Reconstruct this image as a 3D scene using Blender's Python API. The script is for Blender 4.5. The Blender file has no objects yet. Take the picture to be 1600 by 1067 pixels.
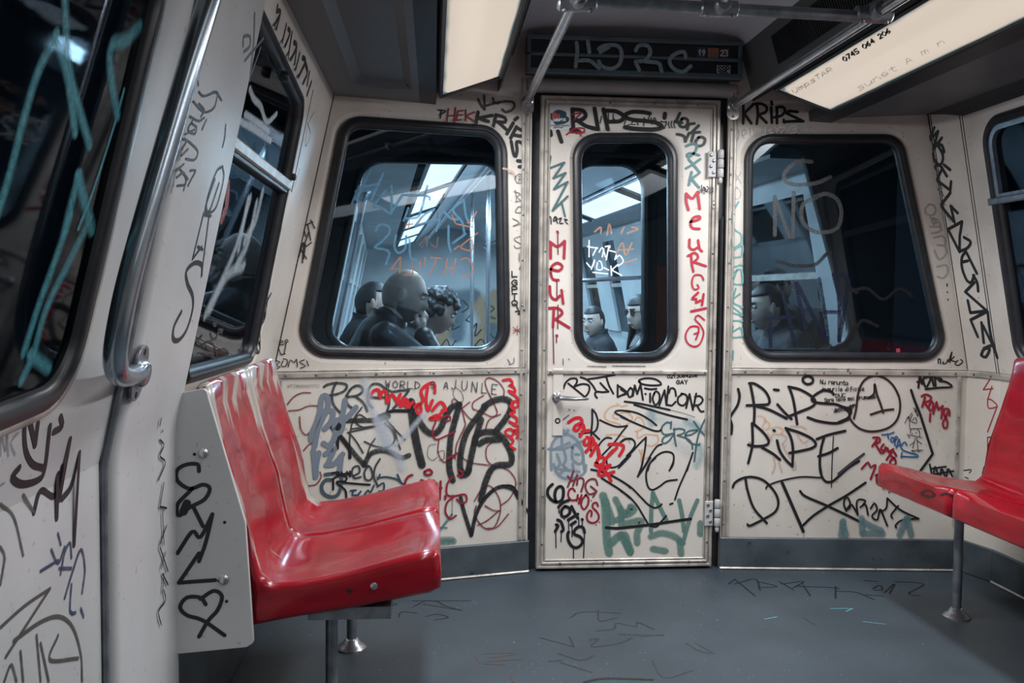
import bpy, bmesh, math, random
from mathutils import Vector as V, Matrix

random.seed(7)
scene = bpy.context.scene
COL = scene.collection
R_ = math.radians

# ------------------------------------------------------------------ camera
FPX, CAMZ = 1400.0, 1.18
YAW, PITCH, ROLL = R_(5.02), R_(2.78), R_(0.55)
FW = V((math.sin(YAW)*math.cos(PITCH), math.cos(YAW)*math.cos(PITCH), -math.sin(PITCH)))
RT0 = V((math.cos(YAW), -math.sin(YAW), 0)); UP0 = RT0.cross(FW)
RT = RT0*math.cos(ROLL) + UP0*math.sin(ROLL)
UP = -RT0*math.sin(ROLL) + UP0*math.cos(ROLL)
CAM = V((0, 0, CAMZ))
cd = bpy.data.cameras.new('camera'); cam = bpy.data.objects.new('camera', cd); COL.objects.link(cam)
m = Matrix.Identity(4)
for i in range(3):
    m[i][0], m[i][1], m[i][2], m[i][3] = RT[i], UP[i], -FW[i], CAM[i]
cam.matrix_world = m
cd.sensor_width = 36.0; cd.lens = 36.0*FPX/1600; cd.clip_start = 0.02; cd.clip_end = 200
scene.camera = cam

# ------------------------------------------------------------------ world, exposure
w = bpy.data.worlds.new('tunnel_dark'); scene.world = w; w.use_nodes = True
w.node_tree.nodes['Background'].inputs[0].default_value = (0.10, 0.16, 0.24, 1)
w.node_tree.nodes['Background'].inputs[1].default_value = 0.05
vs = scene.view_settings
vs.view_transform = 'Standard'; vs.look = 'None'; vs.exposure = 0.0; vs.gamma = 1.0
vs.use_curve_mapping = False
try:
    scene.cycles.transparent_max_bounces = 24
except Exception:
    pass

# ------------------------------------------------------------------ lamps of the car (tubes behind the ceiling diffusers)
def area(name, loc, rot, sx, sy, power, col):
    l = bpy.data.lights.new(name, 'AREA'); l.shape = 'RECTANGLE'; l.size = sx; l.size_y = sy
    l.energy = power; l.color = col
    o = bpy.data.objects.new(name, l); COL.objects.link(o); o.location = loc; o.rotation_euler = rot
    return o
TILT = math.atan2(0.08, 0.22)
SPREAD = 160
for nm, x, z, tl in (('left', 0.15, 1.975, -TILT), ('right', 1.475, 1.965, TILT)):
    for y0, y1, pw in ((2.10, 3.52, 18), (0.10, 1.95, 6), (-1.9, -0.05, 2.5)):
        a = area('lamp_tube_'+nm, (x, (y0+y1)/2, z), (0, tl, 0), 0.17, y1-y0-0.1, pw*(y1-y0), (0.985, 0.985, 1.0))
        a.data.spread = R_(SPREAD)

# ------------------------------------------------------------------ mesh helpers
def prop(o, label=None, cat=None, group=None, kind=None):
    if label: o['label'] = label
    if cat: o['category'] = cat
    if group: o['group'] = group
    if kind: o['kind'] = kind
    return o

def empty(name, loc=(0, 0, 0), label=None, cat=None, group=None, kind=None):
    o = bpy.data.objects.new(name, None); COL.objects.link(o); o.location = loc
    o.empty_display_size = 0.05
    return prop(o, label, cat, group, kind)

class Fr:
    """a plane frame: origin, u, v and the normal n = u x v pointing into the car"""
    def __init__(s, o, u, v):
        s.o = V(o); s.u = V(u).normalized(); s.v = V(v).normalized(); s.n = s.u.cross(s.v).normalized()
    def p(s, a, b, c=0.0): return s.o + s.u*a + s.v*b + s.n*c
    def px(s, x, y):
        d = RT*((x-800)/FPX) + UP*((533.5-y)/FPX) + FW
        t = (s.o-CAM).dot(s.n)/d.dot(s.n)
        q = CAM + d*t - s.o
        return (q.dot(s.u), q.dot(s.v))
    def shift(s, c): return Fr(s.o+s.n*c, s.u, s.v)

class MB:
    def __init__(s): s.v = []; s.f = []; s.uv = None
    def add(s, vs, fs):
        b = len(s.v); s.v += [tuple(x) for x in vs]; s.f += [tuple(b+i for i in f) for f in fs]; return s
    def box(s, c, sz, ax=None):
        c = V(c); X, Y, Z = ax or (V((1, 0, 0)), V((0, 1, 0)), V((0, 0, 1)))
        a, b, d = X*(sz[0]/2), Y*(sz[1]/2), Z*(sz[2]/2)
        vs = [c+a*i+b*j+d*k for k in (-1, 1) for j in (-1, 1) for i in (-1, 1)]
        return s.add(vs, [(0, 2, 3, 1), (4, 5, 7, 6), (0, 1, 5, 4), (2, 6, 7, 3), (0, 4, 6, 2), (1, 3, 7, 5)])
    def fbox(s, fr, u0, u1, v0, v1, w0, w1, ch=0.0):
        """box in a frame, chamfered towards w1"""
        q = [(u0, v0, w0), (u1, v0, w0), (u1, v1, w0), (u0, v1, w0)]
        if ch:
            q += [(u0, v0, w1-ch), (u1, v0, w1-ch), (u1, v1, w1-ch), (u0, v1, w1-ch)]
            q += [(u0+ch, v0+ch, w1), (u1-ch, v0+ch, w1), (u1-ch, v1-ch, w1), (u0+ch, v1-ch, w1)]
            fs = [(3, 2, 1, 0), (8, 9, 10, 11)]
            for b in (0, 4):
                for i in range(4): j = (i+1) % 4; fs.append((b+i, b+j, b+4+j, b+4+i))
        else:
            q += [(u0, v0, w1), (u1, v0, w1), (u1, v1, w1), (u0, v1, w1)]
            fs = [(3, 2, 1, 0), (4, 5, 6, 7)] + [(i, (i+1) % 4, 4+(i+1) % 4, 4+i) for i in range(4)]
        return s.add([fr.p(*x) for x in q], fs)
    def tube(s, path, r, seg=12, cap=True, flat=1.0):
        path = [V(p) for p in path]; n = len(path)
        t0 = (path[1]-path[0]).normalized()
        ref = V((0, 0, 1)) if abs(t0.z) < 0.9 else V((1, 0, 0))
        a = t0.cross(ref).normalized(); vs = []
        for i, p in enumerate(path):
            t = (path[min(i+1, n-1)]-path[max(i-1, 0)]).normalized()
            a = (a - t*a.dot(t)).normalized(); b = t.cross(a)
            rr = r[i] if isinstance(r, (list, tuple)) else r
            for k in range(seg):
                g = 2*math.pi*k/seg
                vs.append(p + a*(rr*math.cos(g)) + b*(rr*math.sin(g)*flat))
        fs = []
        for i in range(n-1):
            for k in range(seg):
                k2 = (k+1) % seg
                fs.append((i*seg+k, i*seg+k2, (i+1)*seg+k2, (i+1)*seg+k))
        if cap:
            fs.append(tuple(range(seg))[::-1]); fs.append(tuple((n-1)*seg+k for k in range(seg)))
        return s.add(vs, fs)
    def lathe(s, o, ax, prof, seg=16):
        """prof: list of (height along ax, radius)"""
        o = V(o); ax = V(ax).normalized()
        ref = V((0, 0, 1)) if abs(ax.z) < 0.9 else V((1, 0, 0))
        a = ax.cross(ref).normalized(); b = ax.cross(a); vs = []
        for h, r in prof:
            for k in range(seg):
                g = 2*math.pi*k/seg
                vs.append(o+ax*h+a*(r*math.cos(g))+b*(r*math.sin(g)))
        fs = [tuple(range(seg))[::-1], tuple((len(prof)-1)*seg+k for k in range(seg))]
        for i in range(len(prof)-1):
            for k in range(seg):
                k2 = (k+1) % seg
                fs.append((i*seg+k, i*seg+k2, (i+1)*seg+k2, (i+1)*seg+k))
        return s.add(vs, fs)
    def loop_sweep(s, fr, loop, prof, closed_prof=False):
        """sweep a profile [(outward offset, height)] round a closed 2D loop lying in a frame"""
        n = len(loop); nor = []
        ar = sum(loop[i][0]*loop[(i+1) % n][1]-loop[(i+1) % n][0]*loop[i][1] for i in range(n))
        sg = 1 if ar > 0 else -1
        for i in range(n):
            a = loop[i-1]; b = loop[(i+1) % n]
            dx, dy = b[0]-a[0], b[1]-a[1]; L = math.hypot(dx, dy) or 1
            nor.append((dy/L*sg, -dx/L*sg))
        vs = []; m = len(prof)
        for (x, y), (nx, ny) in zip(loop, nor):
            for o, h in prof: vs.append(fr.p(x+nx*o, y+ny*o, h))
        fs = []
        for i in range(n):
            j = (i+1) % n
            for k in range(m if closed_prof else m-1):
                k2 = (k+1) % m
                fs.append((i*m+k, j*m+k, j*m+k2, i*m+k2))
        return s.add(vs, fs)
    def prism(s, pts, vec):
        pts = [V(p) for p in pts]; n = len(pts); vec = V(vec)
        fs = [tuple(range(n))[::-1], tuple(range(n, 2*n))]
        fs += [(i, (i+1) % n, n+(i+1) % n, n+i) for i in range(n)]
        return s.add(pts+[p+vec for p in pts], fs)
    def build(s, name, mat, parent=None, label=None, cat=None, group=None, kind=None, smooth=False, sub=0, bev=0):
        me = bpy.data.meshes.new(name); me.from_pydata([tuple(x) for x in s.v], [], s.f)
        if s.uv:
            ul = me.uv_layers.new(name='UVMap')
            for lp in me.loops: ul.data[lp.index].uv = s.uv[lp.vertex_index]
        else:
            bm = bmesh.new(); bm.from_mesh(me); bmesh.ops.recalc_face_normals(bm, faces=bm.faces); bm.to_mesh(me); bm.free()
        me.materials.append(mat)
        o = bpy.data.objects.new(name, me); COL.objects.link(o)
        if smooth:
            me.polygons.foreach_set('use_smooth', [True]*len(me.polygons))
            me.set_sharp_from_angle(angle=R_(42 if smooth is True else smooth))
        if bev:
            bv = o.modifiers.new('bev', 'BEVEL'); bv.width = bev; bv.segments = 2; bv.limit_method = 'ANGLE'
        if sub:
            sm = o.modifiers.new('sub', 'SUBSURF'); sm.levels = sub; sm.render_levels = sub
        if parent is not None:
            o.parent = parent
            o.matrix_parent_inverse = Matrix.Translation(-parent_origin(parent))
        return prop(o, label, cat, group, kind)

def parent_origin(p):
    """world offset of a parent: things are Empties at their base, mesh parts carry world coordinates"""
    return V(p.location) if p.parent is None else V((0, 0, 0))

def rpoly(c, r, n=8):
    """round the corners of a 2D polygon"""
    out = []; k = len(c)
    rr = r if isinstance(r, (list, tuple)) else [r]*k
    for i in range(k):
        p = V((c[i][0], c[i][1], 0)); a = V((c[i-1][0], c[i-1][1], 0)); b = V((c[(i+1) % k][0], c[(i+1) % k][1], 0))
        d1 = (a-p).normalized(); d2 = (b-p).normalized()
        ang = d1.angle(d2); t = rr[i]/math.tan(ang/2)
        cen = p + (d1+d2).normalized()*(rr[i]/math.sin(ang/2))
        s0 = p+d1*t-cen; s1 = p+d2*t-cen
        for j in range(n+1):
            f = j/n; th = s0.angle(s1); q = (s0*math.sin((1-f)*th)+s1*math.sin(f*th))/math.sin(th) if th > 1e-4 else s0
            out.append(((cen+q).x, (cen+q).y))
    return out

def panel(name, fr, outer, holes, mat, th=0.02, parent=None, w0=0.0, **kw):
    """a flat plate with holes; front face at w0, thickness th away from the car's inside"""
    bm = bmesh.new(); loops = []
    for lp in [outer]+list(holes):
        vs = [bm.verts.new((x, y, 0)) for x, y in lp]
        es = [bm.edges.new((vs[i], vs[(i+1) % len(vs)])) for i in range(len(vs))]
        loops.append((vs, es))
    bmesh.ops.triangle_fill(bm, use_beauty=True, use_dissolve=False, edges=[e for _, es in loops for e in es])
    bm.verts.index_update()
    mb = MB(); co = [(v.co.x, v.co.y) for v in bm.verts]
    fs = []
    for f in bm.faces:
        idx = [v.index for v in f.verts]
        a, b, c = [co[i] for i in idx[:3]]
        if (b[0]-a[0])*(c[1]-a[1])-(b[1]-a[1])*(c[0]-a[0]) < 0: idx = idx[::-1]
        fs.append(idx)
    n = len(co)
    mb.add([fr.p(x, y, w0) for x, y in co]+[fr.p(x, y, w0-th) for x, y in co],
           [tuple(f) for f in fs]+[tuple(n+i for i in f[::-1]) for f in fs] +
           [(e.verts[0].index, e.verts[1].index, n+e.verts[1].index, n+e.verts[0].index) for _, es in loops for e in es])
    bm.free()
    return mb.build(name, mat, parent, **kw)

# ------------------------------------------------------------------ materials
MATS = {}
def nodes(name):
    mt = bpy.data.materials.new(name); mt.use_nodes = True
    nt = mt.node_tree; return mt, nt, nt.nodes['Principled BSDF']
def ramp(nt, a, b, p0=0.35, p1=0.65):
    r = nt.nodes.new('ShaderNodeValToRGB'); r.color_ramp.elements[0].color = (*a, 1); r.color_ramp.elements[1].color = (*b, 1)
    r.color_ramp.elements[0].position = p0; r.color_ramp.elements[1].position = p1; return r
def noise(nt, sc, det=4, stretch=None):
    tc = nt.nodes.new('ShaderNodeTexCoord'); n = nt.nodes.new('ShaderNodeTexNoise')
    n.inputs['Scale'].default_value = sc; n.inputs['Detail'].default_value = det
    if stretch:
        mp = nt.nodes.new('ShaderNodeMapping'); mp.inputs['Scale'].default_value = stretch
        nt.links.new(tc.outputs['Object'], mp.inputs[0]); nt.links.new(mp.outputs[0], n.inputs['Vector'])
    else: nt.links.new(tc.outputs['Object'], n.inputs['Vector'])
    return n
def surf(name, col, col2=None, rough=0.4, metal=0.0, sc=6.0, stretch=None, bump=0.0, bsc=60.0, spec=0.5, coat=0.0, fine=None, fsc=40, p=(0.35, 0.65)):
    """painted / metal surface: two tones of wear mixed by noise, optional fine specks and bump"""
    if name in MATS: return MATS[name]
    mt, nt, b = nodes(name)
    b.inputs['Roughness'].default_value = rough; b.inputs['Metallic'].default_value = metal
    b.inputs['Specular IOR Level'].default_value = spec
    if coat: b.inputs['Coat Weight'].default_value = coat; b.inputs['Coat Roughness'].default_value = 0.12
    n = noise(nt, sc, 6, stretch); r = ramp(nt, col2 or tuple(c*0.8 for c in col), col, *p)
    nt.links.new(n.outputs['Fac'], r.inputs[0]); out = r.outputs[0]
    if fine:
        n2 = noise(nt, fsc, 5); r2 = ramp(nt, (0, 0, 0), (1, 1, 1), 0.66, 0.74)
        nt.links.new(n2.outputs['Fac'], r2.inputs[0])
        mx = nt.nodes.new('ShaderNodeMix'); mx.data_type = 'RGBA'
        nt.links.new(r2.outputs[0], mx.inputs['Factor']); nt.links.new(out, mx.inputs['A']); mx.inputs['B'].default_value = (*fine, 1)
        out = mx.outputs['Result']
    nt.links.new(out, b.inputs['Base Color'])
    if bump:
        n3 = noise(nt, bsc, 3); bp = nt.nodes.new('ShaderNodeBump'); bp.inputs['Strength'].default_value = bump; bp.inputs['Distance'].default_value = 0.004
        nt.links.new(n3.outputs['Fac'], bp.inputs['Height']); nt.links.new(bp.outputs[0], b.inputs['Normal'])
    MATS[name] = mt; return mt
def glow(name, col, st, col2=None, sc=2.0):
    if name in MATS: return MATS[name]
    mt, nt, b = nodes(name)
    b.inputs['Base Color'].default_value = (*[min(c, 0.8) for c in col], 1); b.inputs['Roughness'].default_value = 0.45
    b.inputs['Emission Strength'].default_value = st
    n = noise(nt, sc, 3); r = ramp(nt, col2 or col, col, 0.3, 0.6)
    nt.links.new(n.outputs['Fac'], r.inputs[0]); nt.links.new(r.outputs[0], b.inputs['Emission Color'])
    MATS[name] = mt; return mt
def glass(name, tint=(0.8, 0.87, 0.92), refl=0.10, rough=0.02, ior=1.5):
    if name in MATS: return MATS[name]
    mt, nt, b = nodes(name); nt.nodes.remove(b)
    out = nt.nodes['Material Output']
    tr = nt.nodes.new('ShaderNodeBsdfTransparent'); tr.inputs[0].default_value = (*tint, 1)
    gl = nt.nodes.new('ShaderNodeBsdfGlossy'); gl.inputs['Roughness'].default_value = rough; gl.inputs[0].default_value = (0.85, 0.92, 1, 1)
    fz = nt.nodes.new('ShaderNodeFresnel'); fz.inputs['IOR'].default_value = ior
    n = noise(nt, 3.0, 5); mth = nt.nodes.new('ShaderNodeMath'); mth.operation = 'MULTIPLY_ADD'
    mth.inputs[1].default_value = 0.03; mth.inputs[2].default_value = refl-0.085
    ad = nt.nodes.new('ShaderNodeMath'); ad.operation = 'ADD'; ad.use_clamp = True
    nt.links.new(n.outputs['Fac'], mth.inputs[0]); nt.links.new(mth.outputs[0], ad.inputs[0]); nt.links.new(fz.outputs[0], ad.inputs[1])
    mx = nt.nodes.new('ShaderNodeMixShader')
    nt.links.new(ad.outputs[0], mx.inputs[0]); nt.links.new(tr.outputs[0], mx.inputs[1]); nt.links.new(gl.outputs[0], mx.inputs[2])
    nt.links.new(mx.outputs[0], out.inputs[0])
    MATS[name] = mt; return mt
def ink(col, alpha=1.0, soft=0.0, rough=0.45):
    """marker or spray paint: alpha = cover, soft = how far the stroke edge fades (spray)"""
    key = 'ink_%d_%d_%d_%d_%d' % (*[int(c*255) for c in col], int(alpha*100), int(soft*100))
    if key in MATS: return MATS[key]
    mt, nt, b = nodes('paint_stroke')
    b.inputs['Base Color'].default_value = (*col, 1); b.inputs['Roughness'].default_value = rough
    if alpha < 1 or soft > 0:
        n = noise(nt, 90, 4); mr = nt.nodes.new('ShaderNodeMapRange')
        mr.inputs['From Min'].default_value = 0.3; mr.inputs['From Max'].default_value = 0.7
        mr.inputs['To Min'].default_value = alpha*0.75; mr.inputs['To Max'].default_value = min(1, alpha*1.2)
        nt.links.new(n.outputs['Fac'], mr.inputs['Value']); out = mr.outputs[0]
        if soft > 0:
            uv = nt.nodes.new('ShaderNodeUVMap'); sp = nt.nodes.new('ShaderNodeSeparateXYZ'); nt.links.new(uv.outputs[0], sp.inputs[0])
            m2 = nt.nodes.new('ShaderNodeMapRange'); m2.interpolation_type = 'SMOOTHSTEP'
            m2.inputs['From Min'].default_value = 1.0; m2.inputs['From Max'].default_value = 1.0-soft
            nt.links.new(sp.outputs[1], m2.inputs['Value'])
            mu = nt.nodes.new('ShaderNodeMath'); mu.operation = 'MULTIPLY'
            nt.links.new(out, mu.inputs[0]); nt.links.new(m2.outputs[0], mu.inputs[1]); out = mu.outputs[0]
        nt.links.new(out, b.inputs['Alpha'])
    MATS[key] = mt; return mt

CREAM = surf('cream_paint', (0.66, 0.63, 0.58), (0.53, 0.495, 0.445), rough=0.33, sc=3.2, bump=0.05, bsc=35, fine=(0.33, 0.29, 0.25), fsc=55)
CREAM_D = surf('cream_paint_door', (0.68, 0.65, 0.61), (0.58, 0.545, 0.50), rough=0.33, sc=2.6, bump=0.05, bsc=30, fine=(0.36, 0.32, 0.28), fsc=60)
GREYPAINT = surf('pale_grey_paint', (0.50, 0.51, 0.52), (0.42, 0.425, 0.43), rough=0.38, sc=3.0, bump=0.04, bsc=30, fine=(0.3, 0.3, 0.3), fsc=60)
TRIM = surf('worn_alloy_trim', (0.55, 0.52, 0.47), (0.30, 0.28, 0.26), rough=0.35, metal=0.3, sc=14, stretch=(1, 1, 1), fine=(0.12, 0.11, 0.11), fsc=45)
DADO = surf('grey_kick_plate', (0.088, 0.112, 0.13), (0.05, 0.066, 0.078), rough=0.42, metal=0.25, sc=7, bump=0.05, fine=(0.03, 0.035, 0.04), fsc=30)
RUBBER = surf('black_rubber', (0.012, 0.014, 0.018), (0.02, 0.023, 0.028), rough=0.38, sc=20)
DARK = surf('dark_gap', (0.008, 0.009, 0.011), rough=0.7)
STEEL = surf('brushed_steel', (0.55, 0.57, 0.60), (0.40, 0.42, 0.45), rough=0.24, metal=0.9, sc=18)
GALV = surf('grey_cast_metal', (0.28, 0.31, 0.34), (0.18, 0.20, 0.23), rough=0.35, metal=0.7, sc=25, bump=0.06)
RIVET = surf('rivet_metal', (0.30, 0.28, 0.26), (0.08, 0.08, 0.08), rough=0.4, metal=0.5, sc=60)
FLOORM = surf('slate_floor', (0.046, 0.064, 0.080), (0.031, 0.045, 0.058), rough=0.46, sc=2.2, bump=0.05, bsc=120, fine=(0.17, 0.19, 0.21), fsc=70)
CEILC = surf('ceiling_pale', (0.60, 0.64, 0.68), (0.52, 0.56, 0.60), rough=0.4, sc=2.0)
CEILD = surf('ceiling_dark_grey', (0.13, 0.145, 0.15), (0.10, 0.11, 0.115), rough=0.42, sc=2.5)
CEILB = surf('ceiling_black_strip', (0.02, 0.024, 0.028), rough=0.45)
GLASSM = glass('window_glass', (0.74, 0.83, 0.88), 0.07)
GLASSD = glass('dark_door_glass', (0.30, 0.37, 0.42), 0.07, 0.04, 1.16)

# ------------------------------------------------------------------ frames of the car's surfaces
LL, LR = 0.21, 0.19                       # how far the upper side walls lean inwards per metre
XL, XR, ZW = -0.625, 2.36, 0.87           # side walls below the waist, waist height
AL, AR = R_(14), R_(5.2)
F_D = Fr((0, 3.8, 0), (1, 0, 0), (0, 0, 1))
F_L = Fr((0.415, 3.8, 0), (math.cos(AL), math.sin(AL), 0), (0, 0, 1))
F_R = Fr((1.255, 3.8, 0), (math.cos(AR), -math.sin(AR), 0), (0, 0, 1))
F_SL = Fr((XL, 0, ZW), (0, 1, 0), (LL, 0, 1))
F_SLB = Fr((XL, 0, 0), (0, 1, 0), (0, 0, 1))
F_SR = Fr((XR, 0, ZW), (0, -1, 0), (-LR, 0, 1))
F_SRB = Fr((XR, 0, 0), (0, -1, 0), (0, 0, 1))
F_F = Fr((0, 0, 0), (1, 0, 0), (0, 1, 0))
def pxs(fr, pts): return [fr.px(*p) for p in pts]
YB = -2.6                                  # rear end of the built piece of car

def screws(name, fr, pts, r, parent, mat=RIVET, h=0.003):
    if len(pts) < 6:
        for u, v in pts:
            o = MB().lathe(fr.p(u, v, 0), fr.n, [(-0.001, r), (h*0.6, r), (h, r*0.6)], 8).build(name.rstrip('s') if name.endswith('ts') else name, mat, parent, smooth=True)
        return o
    mb = MB()
    for u, v in pts: mb.lathe(fr.p(u, v, 0), fr.n, [(-0.001, r), (h*0.6, r), (h, r*0.6)], 8)
    return mb.build(name, mat, parent, smooth=True, kind='stuff')

# ------------------------------------------------------------------ floor and kick plates
fl = MB().add([(-0.75, YB, 0), (2.5, YB, 0), (2.5, 3.95, 0), (-0.75, 3.95, 0), (-0.75, YB, -0.05), (2.5, YB, -0.05), (2.5, 3.95, -0.05), (-0.75, 3.95, -0.05)],
              [(0, 1, 2, 3), (7, 6, 5, 4), (0, 4, 5, 1), (1, 5, 6, 2), (2, 6, 7, 3), (3, 7, 4, 0)]).build('floor', FLOORM, kind='structure', label='slate blue grey vinyl floor of the train car with worn marker scribbles')

# ------------------------------------------------------------------ end wall, left of the door
UL = F_L.px(421, 570)[0]                   # corner with the left wall at waist height
def cornL(z): return UL + LL*(z-0.88)/math.cos(AL)*(1 if z > ZW else 0)
wl = empty('wall_end_left', F_L.p(0, 0), 'cream end wall panel left of the end door, with window and heavy graffiti', kind='structure')
winL = rpoly(pxs(F_L, [(535, 181), (790, 199), (796, 563), (461, 556)]), [0.10, 0.11, 0.13, 0.11], 8)
hole = rpoly(pxs(F_L, [(525, 171), (799, 189), (806, 572), (449, 566)]), [0.12, 0.13, 0.15, 0.13], 8)
panel('wall_panel', F_L, [(UL, 0.868), (-0.006, 0.868), (-0.006, 2.32), (cornL(2.32), 2.32), (cornL(0.9), 0.9)], [hole], CREAM, 0.03, wl)
panel('wall_panel', F_L, [(UL, 0.0), (-0.006, 0.0), (-0.006, 0.87), (UL, 0.87)], [], CREAM, 0.03, wl, w0=-0.002)
MB().loop_sweep(F_L, hole, [(0.0, 0.0), (-0.007, -0.001), (-0.016, -0.005), (-0.026, -0.009)]).build('window_surround', CREAM, wl, smooth=60)
def rail(fr, u0, u1, z0, z1, parent, n, name='rail', mat=TRIM):
    MB().fbox(fr, u0, u1, z0, z1, -0.002, 0.009, 0.004).build(name, mat, parent)
    MB().fbox(fr, u0, u1, z1+0.002, z1+0.007, -0.002, 0.005, 0.002).build(name+'_lip', mat, parent)
    screws('rail_rivets', fr.shift(0.009), [(u0+(u1-u0)*(i+0.5)/n, (z0+z1)/2) for i in range(n)], 0.0055, parent)
rail(F_L, UL, -0.012, 0.857, 0.881, wl, 9)
MB().fbox(F_L, UL, -0.002, 0.0, 0.138, -0.002, 0.012, 0.004).build('kick_plate', DADO, wl)
MB().fbox(F_L, UL, -0.002, 0.0, 0.010, 0.0, 0.020, 0.006).build('floor_bead', TRIM, wl)
for nm, u in (('edge_trim', -0.030), ('edge_trim', -0.052)):
    MB().fbox(F_L, u, u+0.014, 0.14, 2.10, -0.002, 0.010, 0.004).build(nm, TRIM, wl)
screws('edge_rivets', F_L.shift(0.010), [(-0.045, 0.2+0.19*i) for i in range(10)], 0.005, wl)
MB().fbox(F_L, UL+0.03, UL+0.046, 0.14, 0.857, -0.002, 0.008, 0.003).build('corner_trim', TRIM, wl)

def window(name, fr, loop, label, mat=GLASSM, gw=0.042, depth=-0.012):
    e = empty(name, fr.p(*loop[0]), label, kind='structure')
    MB().loop_sweep(fr, loop, [(0.004, -0.03), (0.004, 0.004), (-0.004, 0.012), (-gw*0.45, 0.013), (-gw*0.55, 0.006), (-gw*0.62, 0.006), (-gw*0.9, 0.002), (-gw, -0.008), (-gw, -0.03)]).build('gasket', RUBBER, e, smooth=50)
    inner = MB(); n = len(loop)
    cx = sum(p[0] for p in loop)/n; cy = sum(p[1] for p in loop)/n
    k = 0.975
    pts = [(cx+(x-cx)*k, cy+(y-cy)*k) for x, y in loop]
    inner.add([fr.p(x, y, depth) for x, y in pts]+[fr.p(x, y, depth-0.005) for x, y in pts],
              [tuple(range(n)), tuple(range(n, 2*n))[::-1]]+[(i, (i+1) % n, n+(i+1) % n, n+i) for i in range(n)])
    inner.build('pane', mat, e)
    return e
W1 = window('window_1', F_L, winL, 'rounded end window left of the door, black rubber gasket, paint scrawled on glass')

# ------------------------------------------------------------------ end wall, right of the door
UR = F_R.px(1512, 577)[0]
def cornR(z): return UR - LR*(z-0.88)/math.cos(AR)*(1 if z > ZW else 0)
wr = empty('wall_end_right', F_R.p(0, 0), 'cream end wall panel right of the end door with RIPS and RIPE tags', kind='structure')
winR = rpoly(pxs(F_R, [(1166, 211), (1408, 211), (1483, 563), (1162, 562)]), [0.11, 0.09, 0.10, 0.13], 8)
holeR = rpoly(pxs(F_R, [(1156, 201), (1415, 201), (1497, 573), (1152, 572)]), [0.13, 0.11, 0.12, 0.15], 8)
panel('wall_panel', F_R, [(0.006, 0.868), (UR, 0.868), (cornR(0.9), 0.9), (cornR(2.32), 2.32), (0.006, 2.32)], [holeR], CREAM, 0.03, wr)
panel('wall_panel', F_R, [(0.006, 0.0), (UR, 0.0), (UR, 0.87), (0.006, 0.87)], [], CREAM, 0.03, wr, w0=-0.002)
MB().loop_sweep(F_R, holeR, [(0.0, 0.0), (-0.007, -0.001), (-0.016, -0.005), (-0.026, -0.009)]).build('window_surround', CREAM, wr, smooth=60)
rail(F_R, 0.040, UR, 0.857, 0.882, wr, 9)
MB().fbox(F_R, 0.002, UR, 0.0, 0.140, -0.002, 0.012, 0.004).build('kick_plate', DADO, wr)
MB().fbox(F_R, 0.002, UR, 0.0, 0.010, 0.0, 0.020, 0.006).build('floor_bead', TRIM, wr)
for u in (0.012, 0.029):
    MB().fbox(F_R, u, u+0.011, 0.14, 2.10, -0.002, 0.008, 0.003).build('edge_trim', TRIM, wr)
screws('edge_rivets', F_R.shift(0.008), [(0.0175, 0.2+0.19*i) for i in range(10)], 0.005, wr)
MB().fbox(F_R, UR-0.045, UR-0.028, 0.14, 0.857, -0.002, 0.008, 0.003).build('corner_trim', TRIM, wr)
screws('corner_rivets', F_R.shift(0.008), [(UR-0.0365, 0.2+0.16*i) for i in range(4)], 0.005, wr)
W2 = window('window_2', F_R, winR, 'wide dark rounded end window right of the door with black painted letters', gw=0.034)

# ------------------------------------------------------------------ end door
dr = empty('door_1', F_D.p(0.835, 0), 'cream end door with tall rounded window, steel handle and dense graffiti', kind='structure')
DX0, DX1, DZ0, DZ1 = 0.447, 1.222, 0.012, 2.034
dwin = rpoly(pxs(F_D, [(896, 209), (1057, 209), (1058, 564), (899, 564)]), [0.115, 0.115, 0.125, 0.125], 8)
dhole = rpoly(pxs(F_D, [(885, 198), (1068, 198), (1069, 571), (888, 571)]), [0.135, 0.135, 0.14, 0.14], 8)
panel('door_gap', F_D, [(0.404, 0.0), (1.268, 0.0), (1.268, 2.10), (0.404, 2.10)], [dhole], RUBBER, 0.02, dr, w0=-0.037)
panel('door_leaf', F_D, [(DX0, DZ0), (DX1, DZ0), (DX1, DZ1), (DX0, DZ1)], [dhole], CREAM_D, 0.035, dr, w0=0.0)
MB().loop_sweep(F_D, dhole, [(0.0, 0.0), (-0.007, -0.001), (-0.016, -0.005), (-0.026, -0.009)]).build('window_surround', CREAM_D, dr, smooth=60)
def frame_strip(i0, i1, h, name):
    o = [(DX0+i0, DZ0+i0), (DX1-i0, DZ0+i0), (DX1-i0, DZ1-i0), (DX0+i0, DZ1-i0)]
    q = [(DX0+i1, DZ0+i1), (DX1-i1, DZ0+i1), (DX1-i1, DZ1-i1), (DX0+i1, DZ1-i1)]
    c = 0.003
    mb = MB(); vs = []
    def off(l, s): return [(x+(s if k in (0, 3) else -s), y+(s if k in (0, 1) else -s)) for k, (x, y) in enumerate(l)]
    rings = [(o, -0.001), (o, h-c), (off(o, c), h), (off(q, -c), h), (q, h-c), (q, -0.001)]
    for l, z in rings: vs += [F_D.p(x, y, z) for x, y in l]
    fs = [(r*4+i, r*4+(i+1) % 4, (r+1)*4+(i+1) % 4, (r+1)*4+i) for r in range(5) for i in range(4)]
    mb.add(vs, fs).build(name, TRIM, dr)
frame_strip(0.000, 0.014, 0.010, 'frame_strip')
frame_strip(0.018, 0.030, 0.012, 'frame_strip')
frame_strip(0.033, 0.040, 0.007, 'frame_strip')
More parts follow.
